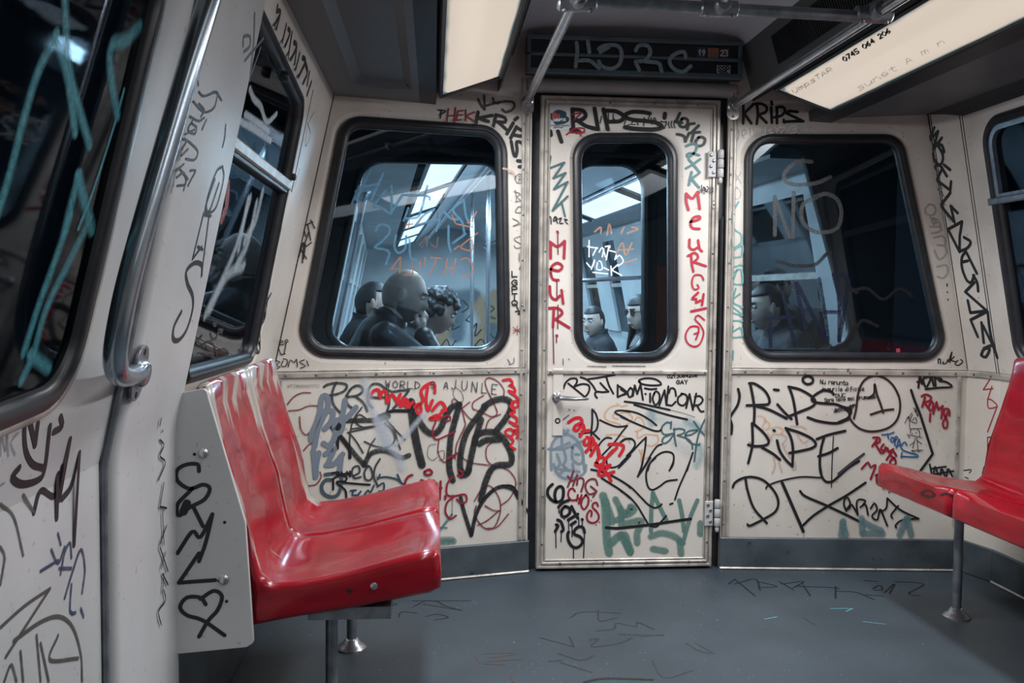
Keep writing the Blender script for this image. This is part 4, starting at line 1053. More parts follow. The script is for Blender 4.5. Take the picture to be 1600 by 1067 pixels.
    if extra == 'glasses':
        gg = PB()
        for s in (1, -1):
            lpg = [HM @ V((0.106-0.012*abs(math.cos(2*math.pi*i/16)), s*0.033+0.027*math.cos(2*math.pi*i/16), 0.014+0.020*math.sin(2*math.pi*i/16))) for i in range(16)]
            gg.add(lpg+[p+(HM.to_3x3() @ V((-0.004, 0, 0))) for p in lpg], [tuple(range(16)), tuple(range(16, 32))[::-1]]+[(i, (i+1) % 16, 16+(i+1) % 16, 16+i) for i in range(16)])
            gg.tube([HM @ V((0.095, s*0.062, 0.018)), HM @ V((0.0, s*0.083, 0.016))], 0.003, 6)
        gg.tube([HM @ V((0.108, 0.012, 0.02)), HM @ V((0.108, -0.012, 0.02))], 0.003, 6)
        fin(gg, 'glasses', surf('dark_lens', (0.008, 0.008, 0.010), rough=0.12))
    if zoff: root.location.z += zoff
    return root
def loc_for(px, dep):   # aisle coordinates of a head seen at a pixel column at a given distance
    d = RT*((px-800)/FPX)+UP*((533.5-480)/FPX)+FW; p = CAM+d*(dep/d.y)-NO
    return p.dot(NU), p.dot(NF)
a_, b_ = loc_for(632, 4.58)
person(a_-0.22, b_, 1, 'bald man in black jacket seen in profile, hand on his mouth, behind left window', scale=1.10, lean=0.11, hd_tilt=0.30, hd_turn=-0.12, hair='bald', hand='mouth', extra='beard', vox=0.007)
a_, b_ = loc_for(683, 5.16)
person(a_-0.30, b_, 1, 'dark curly haired person bending forward beside the bald man', scale=1.04, lean=0.17, hd_tilt=0.45, hair='curly', jac=COAT, vox=0.009, zoff=-0.02)
a_, b_ = loc_for(603, 5.7)
person(a_-0.18, b_, 1, 'black haired person mostly hidden behind the bald man\'s head', scale=1.06, lean=0.04, hair='short', jac=COAT, vox=0.010)
a_, b_ = loc_for(1188, 4.95)
person(a_+0.22, b_, -1, 'dark haired person in profile at the lower left of the right end window', scale=1.06, lean=0.09, hd_tilt=0.15, hair='short', skin=SK2, jac=COAT, vox=0.009)
a_, b_ = loc_for(917, 7.2)
person(a_+0.14, b_, -1, 'man in black with short dark hair behind the door window, lower left', scale=1.02, lean=0.03, hd_turn=0.7, hair='short', skin=SK2, jac=COAT, vox=0.010, zoff=-0.10)
a_, b_ = loc_for(996, 6.4)
person(a_+0.14, b_, -1, 'long haired person in dark glasses behind the door window, lower right', scale=1.05, lean=0.05, hd_turn=0.35, hair='long', skin=SK2, jac=JACK, vox=0.010, extra='glasses', zoff=-0.05)

# ------------------------------------------------------------------ graffiti: marker and spray strokes lying on the surfaces
CROP = dict(A=(0, 0, 2.965), B=(0, 340, 2.965), C=(0, 620, 2.387), D=(240, 0, 3.334), E=(240, 280, 3.138), G=(420, 150, 2.481),
            I=(820, 130, 4.639), J=(820, 340, 4.103), L=(1120, 130, 2.371), M=(1120, 560, 2.965), N=(800, 0, 4.0), O=(1120, 0, 3.333),
            T=(1160, 200, 2.884), V=(480, 860, 2.857), W=(1000, 860, 2.667),
            c1=(440, 580, 5.335), c2=(620, 580, 3.952), c3=(845, 575, 6.67), c4=(970, 575, 6.67), c5=(845, 725, 6.67), c6=(970, 715, 6.279),
            c7=(1130, 580, 6.67), c8=(1310, 580, 6.67), c9=(1130, 720, 5.0), c10=(660, 140, 5.928), c11=(1130, 140, 8.889),
            c12=(1440, 180, 5.336), c13=(1440, 340, 4.443), c15=(520, 290, 5.714), c16=(1040, 150, 5.93), p=(0, 0, 1.0))
LAYER = {}
def parse(crop, s):
    x0, y0, k = CROP[crop]; out = []
    for part in s.split(';'):
        last = None
        for seg in part.split('/'):
            pts = [tuple(float(c) for c in t.split(',')) for t in seg.split()]
            pts = [(x0+x/k, y0+y/k) for x, y in pts]
            if last is not None and pts: pts = [last]+pts
            if pts: out.append(pts); last = pts[-1]
    return out
def catmull(p, step):
    if len(p) < 3:
        return p if len(p) == 2 else [p[0], (p[0][0]+1e-4, p[0][1])]
    q = [(2*p[0][0]-p[1][0], 2*p[0][1]-p[1][1])]+list(p)+[(2*p[-1][0]-p[-2][0], 2*p[-1][1]-p[-2][1])]
    out = []
    for i in range(1, len(q)-2):
        a, b, c, d = q[i-1], q[i], q[i+1], q[i+2]
        n = max(2, min(10, int(math.hypot(c[0]-b[0], c[1]-b[1])/step)))
        for k in range(n):
            t = k/n; t2 = t*t; t3 = t2*t
            out.append(tuple(0.5*(2*b[m]+(c[m]-a[m])*t+(2*a[m]-5*b[m]+4*c[m]-d[m])*t2+(3*b[m]-a[m]-3*c[m]+d[m])*t3) for m in (0, 1)))
    out.append(p[-1]); return out
def ribbon(mb, pts, hw, place, lift, taper=False):
    """flat stroke with round ends; pts are 2D points, place(u, v, lift) puts them on the surface"""
    n = len(pts); b = len(mb.v); rows = []
    def dirn(i):
        a = pts[max(i-1, 0)]; c = pts[min(i+1, n-1)]
        dx, dy = c[0]-a[0], c[1]-a[1]; L = math.hypot(dx, dy) or 1e-9
        return dx/L, dy/L
    d0 = dirn(0); d1 = dirn(n-1)
    for k in range(3):                       # round start
        a = math.pi/2*(k+0.35)/3.35
        rows.append((pts[0][0]-d0[0]*hw*math.cos(a), pts[0][1]-d0[1]*hw*math.cos(a), d0, hw*math.sin(a)))
    for i in range(n):
        w_ = hw*(1-0.45*i/max(n-1, 1)) if taper else hw
        rows.append((pts[i][0], pts[i][1], dirn(i), w_))
    we = rows[-1][3]
    for k in (2, 1, 0):
        a = math.pi/2*(k+0.35)/3.35
        rows.append((pts[-1][0]+d1[0]*we*math.cos(a), pts[-1][1]+d1[1]*we*math.cos(a), d1, we*math.sin(a)))
    for r, (x, y, (dx, dy), h) in enumerate(rows):
        e_ = 1.0 if r in (0, len(rows)-1) else (0.5 if r in (1, len(rows)-2) else 0.0)
        for sgn, uvv in ((-1, 1.0), (0, e_), (1, 1.0)):
            mb.v.append(tuple(place(x-dy*h*sgn, y+dx*h*sgn, lift))); mb.uv.append((0.0, uvv))
    for i in range(len(rows)-1):
        for k in (0, 1):
            q = b+i*3+k; mb.f.append((q, q+1, q+4, q+3))
def stroke_mesh(name, fr, polys, wpx, col, parent, alpha, soft, base, label, taper=False):
    key = (id(fr), base); LAYER[key] = LAYER.get(key, 0)+1
    wpx = wpx*(1+0.75*soft) if soft < 0.95 else wpx*1.3
    lift = base+0.0008+LAYER[key]*0.00006
    mb = MB(); mb.uv = []
    for i, pts in enumerate(polys):
        c = pts[len(pts)//2]
        a = fr.px(*c); b = fr.px(c[0], c[1]+1); h_ = fr.px(c[0]+1, c[1])
        sc = math.sqrt(math.hypot(a[0]-b[0], a[1]-b[1])*math.hypot(a[0]-h_[0], a[1]-h_[1])) if fr is not F_F else math.hypot(a[0]-h_[0], a[1]-h_[1])*1.3
        uv = [fr.px(*q) for q in catmull(pts, 3.0)]
        ribbon(mb, uv, wpx*sc/2, fr.p, lift+(i % 40)*0.000002, taper)
    o = mb.build(name, ink(col, alpha, soft), parent, label=label)
    return o
def G(fr, parent, label, col, w, crop, s, alpha=1.0, soft=0.0, base=0.0, name='graffiti_tag', taper=False):
    return stroke_mesh(name, fr, parse(crop, s), w, col, parent, alpha, soft, base, label, taper)

# a single-stroke hand lettering alphabet on a 4 x 6 grid
FONT = {'A': '0,6 2,0 4,6;1,4 3,4', 'B': '0,0 0,6;0,0 3,1 2,3 0,3;0,3 4,4 3,6 0,6', 'C': '4,1 2,0 0,2 0,4 2,6 4,5', 'D': '0,0 0,6;0,0 3,1 4,3 3,5 0,6', 'E': '4,0 0,0 /0,6 /4,6;0,3 3,3',
        'F': '4,0 0,0 /0,6;0,3 3,3', 'G': '4,1 2,0 0,2 0,4 2,6 4,5 /4,3 /2,3', 'H': '0,0 0,6;4,0 4,6;0,3 4,3', 'I': '2,0 2,6', 'J': '3,0 3,4 2,6 0,5', 'K': '0,0 0,6;4,0 0,3 /4,6', 'L': '0,0 0,6 /4,6',
        'M': '0,6 0,0 /2,4 /4,0 /4,6', 'N': '0,6 0,0 /4,6 /4,0', 'O': '2,0 0,2 0,4 2,6 4,4 4,2 2,0', 'P': '0,0 0,6;0,0 3,0 4,2 3,3 0,3', 'Q': '2,0 0,2 0,4 2,6 4,4 4,2 2,0;2,4 4,6', 'R': '0,0 0,6;0,0 3,0 4,2 3,3 0,3 /4,6',
        'S': '4,1 2,0 0,1 1,3 3,3 4,5 2,6 0,5', 'T': '0,0 4,0;2,0 2,6', 'U': '0,0 0,4 2,6 4,4 4,0', 'V': '0,0 2,6 /4,0', 'W': '0,0 1,6 /2,2 /3,6 /4,0', 'X': '0,0 4,6;4,0 0,6', 'Y': '0,0 2,3 /4,0;2,3 2,6', 'Z': '0,0 4,0 /0,6 /4,6',
        '0': '2,0 0,2 0,4 2,6 4,4 4,2 2,0', '1': '0,2 2,0 /2,6', '2': '0,1 2,0 4,1 3,3 0,6 /4,6', '3': '0,0 3,0 4,1 2,3 4,4 3,6 0,6', '4': '3,6 3,0 /0,4 /4,4', '5': '4,0 0,0 /0,3 /3,3 4,4 3,6 0,6', '6': '3,0 0,3 0,5 2,6 4,4 2,3 0,4',
        '7': '0,0 4,0 /1,6', '8': '2,3 0,1 2,0 4,1 2,3 0,5 2,6 4,5 2,3', '9': '4,2 2,3 0,2 2,0 4,1 4,3 2,6',
        'a': '4,3 2,2 0,4 1,6 3,5 4,3 /4,6', 'c': '4,3 2,2 0,4 2,6 4,5', 'd': '4,4 2,3 0,5 2,6 4,4;4,0 4,6', 'e': '0,4 4,4 3,2 1,2 0,4 1,6 4,5', 'f': '4,1 2,0 2,7;0,3 4,3', 'i': '2,2.5 2,6;2,0.8 2,1', 'l': '2,0 2,6', 'm': '0,6 0,2 /1,2 2,3 /2,6;2,3 3,2 4,3 4,6',
        'n': '0,6 0,2;0,3 2,2 4,3 4,6', 'o': '2,2 0,4 2,6 4,4 2,2', 'p': '0,2 0,8;0,3 2,2 4,4 2,6 0,5', 'r': '0,6 0,2;0,4 2,2 4,2', 's': '4,2 1,2 1,4 4,4 3,6 0,6', 't': '2,0 2,6 4,6;0,2 4,2', 'u': '0,2 0,5 2,6 4,4;4,2 4,6', '.': '2,6 2,5.8'}
def TXT(fr, parent, label, col, w, text, p0, p1, h, alpha=1.0, base=0.0, fill=0.72, jit=0.25, name='graffiti_text', mirror=False):
    """lettering along a line of photo pixels p0 -> p1 (middle of the letters), letter height h pixels"""
    rnd = random.Random(sum(map(ord, text)))
    n = len(text); dx, dy = (p1[0]-p0[0])/n, (p1[1]-p0[1])/n; L = math.hypot(dx, dy); ux, uy = dx/L, dy/L
    polys = []
    for i, ch in enumerate(text):
        if ch not in FONT: continue
        cx, cy = p0[0]+dx*(i+0.5), p0[1]+dy*(i+0.5)
        for part in FONT[ch].split(';'):
            last = None
            for seg in part.split('/'):
                pts = []
                for t in seg.split():
                    a, b = [float(c) for c in t.split(',')]
                    a = (a-2)/4*L*fill + rnd.uniform(-jit, jit)*L*0.08; b = (b-3)/6*h + rnd.uniform(-jit, jit)*h*0.08
                    if mirror: a = -a
                    pts.append((cx+ux*a-uy*b, cy+uy*a+ux*b))
                if last: pts = [last]+pts
                if len(pts) > 1: polys.append(pts)
                if pts: last = pts[-1]
    return stroke_mesh(name, fr, polys, w, col, parent, alpha, 0.0, base, label)

class FrBent:
    """side wall surface that is upright below the waist and leans in above it"""
    def __init__(s, lo, up): s.lo = lo; s.up = up
    def px(s, x, y):
        u, v = s.lo.px(x, y)
        if v <= ZW: return (u, v)
        u, v = s.up.px(x, y); return (u, ZW+v)
    def p(s, u, v, c=0.0): return s.lo.p(u, v, c) if v <= ZW else s.up.p(u, v-ZW, c)
D_B2 = FrBent(D_B, D_U); P_B2 = FrBent(P_B, P_U)
BLK = (0.010, 0.011, 0.014); DKG = (0.045, 0.05, 0.055); REDI = (0.60, 0.018, 0.03); DRED = (0.27, 0.012, 0.03); MAR = (0.20, 0.03, 0.045)
TEALI = (0.06, 0.19, 0.21); BLUI = (0.02, 0.11, 0.27); GBL = (0.17, 0.21, 0.26); GRN = (0.11, 0.23, 0.20); ORG = (0.72, 0.42, 0.22); WHT = (0.72, 0.76, 0.80); CYA = (0.06, 0.30, 0.36)
GR = -0.002 + 0.0    # lower panels sit slightly back
# ---- end wall, left of the door, lower panel
G(F_L, wl, 'green spray smudge by the seat', GRN, 9, 'c2', '250,1040 340,1038;260,1060 350,1050', 0.6, 0.5)
G(F_L, wl, 'teal sprayed stroke', TEALI, 4, 'c2', '340,885 290,950 245,1010', 0.7, 0.3)
G(F_L, wl, 'thin maroon looping scrawl', MAR, 2.4, 'c1', '50,275 100,215 170,180 240,180;60,330 150,320 220,290 300,290 310,320 290,400 240,500 200,530 160,480 150,380;185,660 230,610 280,600;225,955 290,940 330,880 320,840', 0.85)
G(F_L, wl, 'maroon looping scrawl over the big black letters', MAR, 2.3, 'c2', '660,150 660,110 620,60 570,40 545,60 560,120 600,200 620,260 590,280 560,270 520,250 470,230 470,195 500,170 535,150;340,190 350,170 380,190 400,230 420,310 420,340 370,450 360,540;400,230 450,290 500,310;450,190 400,230;260,420 255,500 290,560 340,540 365,515;365,500 450,560 570,580;640,265 570,300 545,370;600,430 555,470 555,540 590,580 640,590 700,620 735,690 700,780 640,830;490,830 480,880 520,950 570,975 610,950 640,860 630,780 580,710 530,720 480,800;545,830 600,860 640,860;500,950 560,920 630,860;560,970 620,960 690,880', 0.85)
G(F_L, wl, 'thin grey scribble', DKG, 1.7, 'c2', '365,100 400,130 410,180 380,190 350,150 350,120;240,450 200,460 190,520 220,550 250,530;250,500 290,490 290,540 260,550;340,890 345,760', 0.55)
G(F_L, wl, 'dark teal marker letters PRA', (0.028, 0.045, 0.055), 4.0, 'c1', '355,130 380,112 450,98 530,105 545,130 520,165 460,190 400,200;455,95 430,150 420,220 440,290 490,345;545,205 540,250 560,285 585,305;540,205 575,150 620,120 660,125 680,150 665,180 620,205 560,212;620,212 670,250 700,290 715,330;760,305 730,270 718,200 730,140 765,105 820,110 865,150 895,220 895,280 880,330;730,215 800,220 880,215;880,150 920,170 990,160 1060,155;1060,160 1000,240 930,310', 0.92)
G(F_L, wl, 'thin dark star shaped scribble', DKG, 2.4, 'c1', '700,390 650,360 620,390 630,440 700,470 780,455;580,480 780,455;670,300 600,400 570,540 570,720;550,510 780,460;690,585 770,620 870,635 920,610 945,560 920,490 860,430;930,460 990,650;880,410 960,500 1030,570;560,510 620,580 680,680;780,560 740,620 715,690')
G(F_L, wl, 'black sprayed letter K', (0.02, 0.022, 0.025), 7.5, 'c1', '395,445 480,415 640,410 780,405 890,375;400,440 480,530 600,680 690,780;690,780 740,690 830,660 920,680 1000,720 1060,700', 0.88, 0.35)
G(F_L, wl, 'black brush strokes of the letter K', BLK, 5, 'c1', '470,480 465,640;480,530 560,640 570,720;810,375 870,350 930,330 1067,330;390,440 440,480')
G(F_L, wl, 'grey blue paint marker letters', GBL, 8.5, 'c1', '245,570 250,520 290,430 320,330 330,250 345,205 375,205 390,250 380,320 340,400 300,500 275,630;330,340 400,325 430,350 410,420 360,480;350,600 390,620 430,580 450,520;440,470 450,420 480,400 510,430 500,490 470,520 445,490;530,240 520,310 500,400;620,300 580,350 530,400;265,660 275,760 285,880;310,680 290,780 285,880;365,690 440,640 390,760;375,780 440,770 510,690;500,700 490,780 485,830')
G(F_L, wl, 'dark blot inside the letters', BLK, 8, 'c1', '468,475 478,455')
G(F_L, wl, 'grey blue letters CR', (0.06, 0.09, 0.115), 5.5, 'c1', '415,905 370,905 335,950 345,1010 400,1045 460,1035 490,980 500,900 490,870;365,860 440,850')
G(F_L, wl, 'black letter R with underline', BLK, 3.2, 'c1', '430,900 430,985;420,900 480,870 540,880 530,915 460,920 470,940 530,990 540,1050;500,925 600,935 735,945;420,850 460,840;460,860 580,850;500,840 500,862;545,838 550,862;570,835 570,875;475,840 480,862')
G(F_L, wl, 'dark marker letters eo', DKG, 3.0, 'c1', '600,870 650,840 640,790 600,800 585,850 610,890 660,880;720,790 690,840 700,900 740,905 760,860 740,800 715,785;820,730 780,800 770,880 800,950')
G(F_L, wl, 'blue marker letters TOMS', (0.03, 0.06, 0.10), 2.8, 'c1', '575,995 620,990;600,990 590,1030 640,1030;660,1000 640,1025;690,1030 720,990 740,1010 770,950;800,890 870,880 960,900 1000,930;965,860 1000,930 1040,955;800,960 850,930 850,990 810,1000;820,860 800,900')
G(F_L, wl, 'big black sprayed letter M', (0.015, 0.017, 0.02), 12, 'c2', '88,190 95,260 110,380 135,500 155,575', 0.97, 0.25)
G(F_L, wl, 'big black sprayed strokes of M and B', (0.015, 0.017, 0.02), 9.5, 'c2', '90,190 130,290 180,365 230,385 270,350 300,280 340,220 385,205;385,210 360,300 335,400 325,500 325,600 345,670;540,215 600,180 660,170 700,190 700,240 660,310 610,370;545,220 490,290 430,380 400,480 390,570 400,640;520,300 490,400 465,500 440,620;400,620 425,640 445,610;480,440 490,400 540,375 610,380 660,420 700,490 710,550 690,575 620,580 580,610 545,690 520,790;515,445 550,425 630,420', 0.95, 0.35)
G(F_L, wl, 'black V shaped brush strokes', BLK, 6, 'c2', '395,780 410,850 435,930 460,1010 /490,880 540,790 600,730 660,710 720,730 750,780', 0.98, 0.15)
G(F_L, wl, 'black dry brush end', BLK, 3.4, 'c2', '650,705 720,715 780,820 825,890;560,770 600,735')
G(F_L, wl, 'red marker name along the top', REDI, 5, 'c1', '740,200 770,160 810,155 820,220 /840,170 870,170 875,260;880,260 910,200 930,200 960,250 /990,190;990,290 1010,220;1000,290 1040,230 1062,300')
G(F_L, wl, 'red marker curls', REDI, 5, 'c2', '0,200 40,180 60,220 100,190;110,220 140,200 150,250 130,260 120,230 160,180 150,120 190,80 230,75 235,130;190,100 180,180 190,240;195,240 220,180;220,240 270,190 300,230 270,260;205,290 250,270 270,290 210,295;280,240 300,240')
G(F_L, wl, 'red thin loop', DRED, 2.6, 'c2', '240,310 220,370 240,420 300,400 360,370;270,290 320,270 330,300 300,310')
G(F_L, wl, 'red marker word running down the right edge', REDI, 4, 'c2', '655,55 700,50 715,80 690,85 720,95 730,130 690,120;700,130 740,160 750,210 720,225 710,190 740,185;700,215 730,250 700,260;700,265 740,290 730,325 695,310;720,330 750,340 765,370 730,360 710,400 675,390 670,370 700,355 735,380 760,390;740,410 770,370;690,400 720,430 700,460 730,480')
G(F_L, wl, 'dark red marker word GEEH', DRED, 3.8, 'c2', '95,640 70,650 50,690 60,730 85,735;120,690 115,720;140,720 170,690 150,670 135,720 150,745 180,730;185,715 215,680 195,670 185,730 210,750;235,690 225,760;270,680 265,790;230,730 275,720;170,620 200,605 218,625 200,640 175,635 170,620;298,770 300,771;298,785 300,786;190,780 220,800 228,825')
G(F_L, wl, 'dark red curls with heart shaped end', DRED, 3.0, 'c2', '340,650 310,700 310,760 350,770 420,760 430,800 400,815 370,790;350,775 310,810 300,870 330,910 365,890;380,610 405,620 400,650 375,640;310,540 365,510')
G(F_L, wl, 'short dark dash', TEALI, 2, 'c2', '250,965 280,962 310,966')
TXT(F_L, wl, 'small black capitals WORLD', DKG, 1.7, 'WORLD', (600, 600), (658, 602), 11, 0.9, fill=0.6)
TXT(F_L, wl, 'small black capitals IS A', DKG, 1.7, 'S A', (671, 601), (702, 602), 10, 0.9, fill=0.6)
TXT(F_L, wl, 'small black capitals JUNLE', DKG, 1.7, 'JUNLE', (702, 600), (780, 609), 15, 0.9, fill=0.5)
TXT(F_L, wl, 'faint grey small handwriting', (0.25, 0.24, 0.23), 1.1, 'WTTMNONSTTTC', (449, 603), (500, 603), 4, 0.6)
G(F_L, wl, 'pale blue white sprayed haze strokes', (0.55, 0.62, 0.72), 17, 'c1', '690,40 715,200 760,330 800,420 /855,520 900,620 980,720 1000,790', 0.5, 1.0)
G(F_L, wl, 'pale sprayed cross stroke', (0.55, 0.62, 0.72), 11, 'c2', '165,265 110,330 60,390 5,440', 0.55, 1.0)
G(F_L, wl, 'pale sprayed cloud', (0.55, 0.62, 0.72), 34, 'c1', '850,440 850,560', 0.42, 1.0)
# ---- end wall left, upper
G(F_L, wl, 'dark red and black letters PHEK', DRED, 2.5, 'c10', '240,180 225,295;305,170 295,300;230,245 300,240;330,200 310,285;330,200 375,195;325,240 370,235;310,285 360,280;400,190 400,290;480,210 400,245 /485,295')
G(F_L, wl, 'black letter P', BLK, 2.3, 'c10', '175,190 165,265;145,190 215,200 160,235')
G(F_L, wl, 'bold black letters KRIPS bending round the window corner', BLK, 5.2, 'c10', '515,210 495,315;645,240 520,265 /610,295;680,240 655,335;680,235 760,260 765,300 690,300;710,310 775,370;880,260 855,280;840,310 780,410;870,345 815,450;870,350 930,390 920,430 840,420;935,545 920,495 870,485 875,560 860,620 840,590 820,480;880,660 930,665;895,715 935,710')
G(F_L, wl, 'black brush letters JS above the window', DKG, 3.8, 'c10', '515,90 540,140 575,185 /575,150 570,60;650,80 665,120 700,130;590,150 700,120 780,110 840,120 850,160 820,195 770,210 740,185', 0.9)
G(F_L, wl, 'grey R in a circle', (0.16, 0.16, 0.16), 1.2, 'c10', '895,780 860,810 870,860 910,865 930,830 910,785 895,780;890,860 895,800 920,810 895,830 /925,860')
G(F_L, wl, 'thin grey letters BOWS down the strip', (0.16, 0.16, 0.16), 1.4, 'G', '955,365 960,410;950,370 975,380 960,390 975,405 955,410;965,430 955,450 985,450 980,430 965,430;945,475 970,490 945,505 975,495;985,540 950,555 985,580 960,590 950,580;970,610 970,640;975,660 970,670 980,672 975,660;925,1020 935,1035;950,1015 948,1035 930,1040')
TXTC = [('L', 428), ('G', 441.5), ('P', 452), ('T', 463), ('Q', 473)]
for ch, y in TXTC: TXT(F_L, wl, 'small black capital letters down the strip', BLK, 2.0, ch, (798, y), (809, y), 8.5)
G(F_L, wl, 'small black scribble', BLK, 2.0, 'G', '955,835 990,830;960,815 975,850;985,815 970,845;965,845 985,825')
G(F_L, wl, 'tiny red brown flower doodle', MAR, 1.0, 'G', '945,895 980,920;980,895 945,920;962,890 962,925;945,908 980,908')
G(F_L, wl, 'small crown and BOMS tag', BLK, 1.5, 'E', '600,800 625,860;640,855 650,800;600,800 615,812 640,808;610,800 632,800 630,790 612,795;645,800 660,795 650,785 643,795;625,860 645,855;580,910 600,925;590,890 600,925;600,890 620,895 600,910 620,920 600,930;635,890 625,915 650,915 655,885 635,880;660,920 670,885 690,900 700,880 705,920;740,885 715,895 745,915 720,925;750,890 760,915')
G(F_L, wl, 'spiky black tag beside the window', BLK, 1.8, 'E', '690,430 695,390 715,375;705,400 735,310 730,410;720,340 750,390;745,320 735,390;760,260 740,330 775,310;735,230 780,210;755,220 770,300;730,210 745,280;770,200 790,240;700,425 690,400')
G(F_L, wl, 'orange smear on gasket', (0.5, 0.36, 0.28), 3.0, 'c10', '740,735 800,750 840,780 835,805', 0.9, 0.3, base=0.014)
# ---- end door, lower half
G(F_D, dr, 'pale blue spray haze', (0.40, 0.52, 0.60), 26, 'c4', '330,500 560,600 740,600;600,800 700,870', 0.22, 1.0)
G(F_D, dr, 'teal spray haze', (0.15, 0.36, 0.42), 18, 'c4', '700,560 830,640;820,830 840,900 800,1000;320,470 320,560', 0.35, 1.0)
G(F_D, dr, 'orange looping letters', ORG, 3.0, 'c3', '820,385 740,400 680,450 665,510 700,550 780,570 830,590;840,400 900,385;760,480 750,510 800,530;680,700 780,690 880,720 930,780', 0.55)
G(F_D, dr, 'orange faded letters', ORG, 3.0, 'c4', '0,470 60,460 120,510 100,560 60,590;140,560 170,510 220,530 245,600 210,640 150,660;170,670 180,730 260,690 380,700 /390,760 330,810 270,800;190,850 240,940 300,920;220,850 210,970', 0.5)
G(F_D, dr, 'pale blue fill of the painted mask', (0.42, 0.50, 0.57), 42, 'c3', '270,800 275,1010', 0.55, 0.6)
G(F_D, dr, 'grey blue painted mask outline', (0.22, 0.30, 0.36), 4.6, 'c3', '110,1060 105,940 110,820 150,740 220,690 300,700 380,760 430,850 445,960 450,1060;240,650 250,700;280,650 270,690;80,843 240,840 440,760;215,700 220,790;130,850 300,780;330,830 330,950 400,1000 440,960 420,850 360,800 330,830;360,900 400,900;170,900 200,1000 160,1040;240,850 260,950 230,1010', 0.7)
G(F_D, dr, 'grey blue lower part of the painted mask', (0.22, 0.30, 0.36), 4.6, 'c5', '135,0 160,80 220,140 300,150 400,130 460,80 470,10;160,50 250,60 400,80;230,10 280,60;330,0 340,60;200,100 260,40', 0.7)
KS = GRN
G(F_D, dr, 'wide green sprayed letter K', KS, 12, 'c5', '650,335 690,450 740,590;670,400 680,600 690,800 710,920;740,820 800,760 870,740 900,820 930,900', 0.8, 0.5)
G(F_D, dr, 'green sprayed strokes', KS, 9.5, 'c5', '780,370 830,480 840,640;934,460 860,540 800,580', 0.75, 0.5)
G(F_D, dr, 'green sprayed letters SAV', KS, 10, 'c6', '0,510 60,560 130,510 100,480;0,760 40,830 90,930;60,640 200,620 160,740 160,830;300,770 400,740 520,770 600,830;580,830 590,940;320,895 430,915;780,650 780,740', 0.72, 0.55)
G(F_D, dr, 'green letter strokes A and V', KS, 6.5, 'c6', '295,720 300,500 315,350 /380,480 450,620;572,420 600,560 620,720;750,420 690,560 640,720 620,800', 0.8, 0.35)
G(F_D, dr, 'dark teal letters GREX', (0.05, 0.13, 0.15), 3.0, 'c4', '525,560 520,630;520,575 480,565 430,610 425,660 450,690 500,690 540,680;510,695 450,720 430,760 450,785 500,760 550,690;555,630 560,730 575,810;550,640 610,630 665,645 650,680 590,700 /700,740 740,790 745,840;680,700 730,695 800,650 780,645 700,660 670,710 730,780 810,800 820,790;760,555 820,640 885,715;875,535 820,660 790,780 765,970', 0.9)
G(F_D, dr, 'black marker letters BUT', BLK, 3.1, 'c3', '235,215 260,150 310,110 370,110 375,150 340,200 /380,180 440,165 500,180 505,230 480,280 450,300;285,160 360,220 440,285;415,95 480,120 540,180 580,250;490,115 600,100 770,70;620,155 670,210 705,245 /640,250 575,245 565,280 585,310;680,85 710,180 755,265;800,175 800,300;800,180 860,220 900,255 /805,300')
G(F_D, dr, 'black marker letters DOMITONCONE with oval', BLK, 3.1, 'c4', '0,220 70,265;0,285 70,265;95,210 70,250 85,300 115,290 125,230 100,205;125,290 145,180 /170,270 /205,170 /230,330;195,150 190,125 270,105 370,120 420,170 320,180 220,165 195,140;255,268 260,270;250,210 310,220 370,215;305,265 305,355;350,260 330,320 360,385 400,340 400,270 365,240 345,270;400,390 455,230 /475,385 /495,190;575,290 560,220 520,210 500,260;480,380 530,390 570,350;640,270 595,310 600,370 650,390 690,340 680,280 630,265;680,415 715,270 /750,435 /785,265;780,290 760,400;770,300 820,290 855,330 820,380 770,390;790,385 830,450 860,450;40,348 200,370 510,435;140,380 300,430 500,490 690,535')
G(F_D, dr, 'fading underline', DKG, 1.5, 'c4', '510,435 650,470 770,510', 0.5)
TXT(F_D, dr, 'tiny handwritten phone number 0213064206', BLK, 1.35, '0213064206', (1042, 588), (1090, 586), 5.2)
TXT(F_D, dr, 'tiny black capitals GAY', BLK, 1.5, 'GAY', (1056, 597), (1075, 596.5), 6)
G(F_D, dr, 'black thin marker letter P', BLK, 3.0, 'c3', '535,430 535,560 525,680 520,820 530,890;535,430 570,470 595,560 580,640 545,670;400,685 530,665;440,635 530,670 610,740')
G(F_D, dr, 'black sweeping letter S', BLK, 2.7, 'c3', '930,550 860,510 770,460 820,440 930,455;615,540 700,580 800,610 900,600 /850,660 760,780 640,905;735,730 680,725 620,780 590,850 600,950;934,740 870,740 810,790;750,850 690,920 690,1000 730,1035 800,1020 870,960 934,880;810,1040 870,980 934,910')
G(F_D, dr, 'black sweeping letters ONC', BLK, 2.8, 'c4', '0,440 100,450 200,480 310,545 370,595;0,505 120,560 250,615 340,650 400,655 415,640;0,770 60,735 120,740 150,790 120,850 60,915;0,990 100,890 200,780 262,720 /250,850 210,1050;425,795 380,810 320,890 260,1000 215,1067;280,1067 310,980 390,900 470,870 540,890 550,960 510,1060;750,880 720,970 690,1067')
G(F_D, dr, 'black letter ends and dot', BLK, 2.9, 'c6', '220,0 205,80 165,185 /240,80 290,0;340,0 280,60 250,140 250,220 270,290 310,315 380,280 450,230 550,215;520,0 510,70 475,125;690,0 640,130 570,290 530,410;482,455 508,446;0,225 100,290 200,390 270,460 330,490 380,475 400,455;0,325 80,380 160,470 220,570 265,645;290,670 350,675 400,620 445,570')
G(F_D, dr, 'black swooshes', BLK, 3.2, 'c5', '525,55 640,80 760,130 880,200 934,245;635,145 720,200 830,270 934,355')
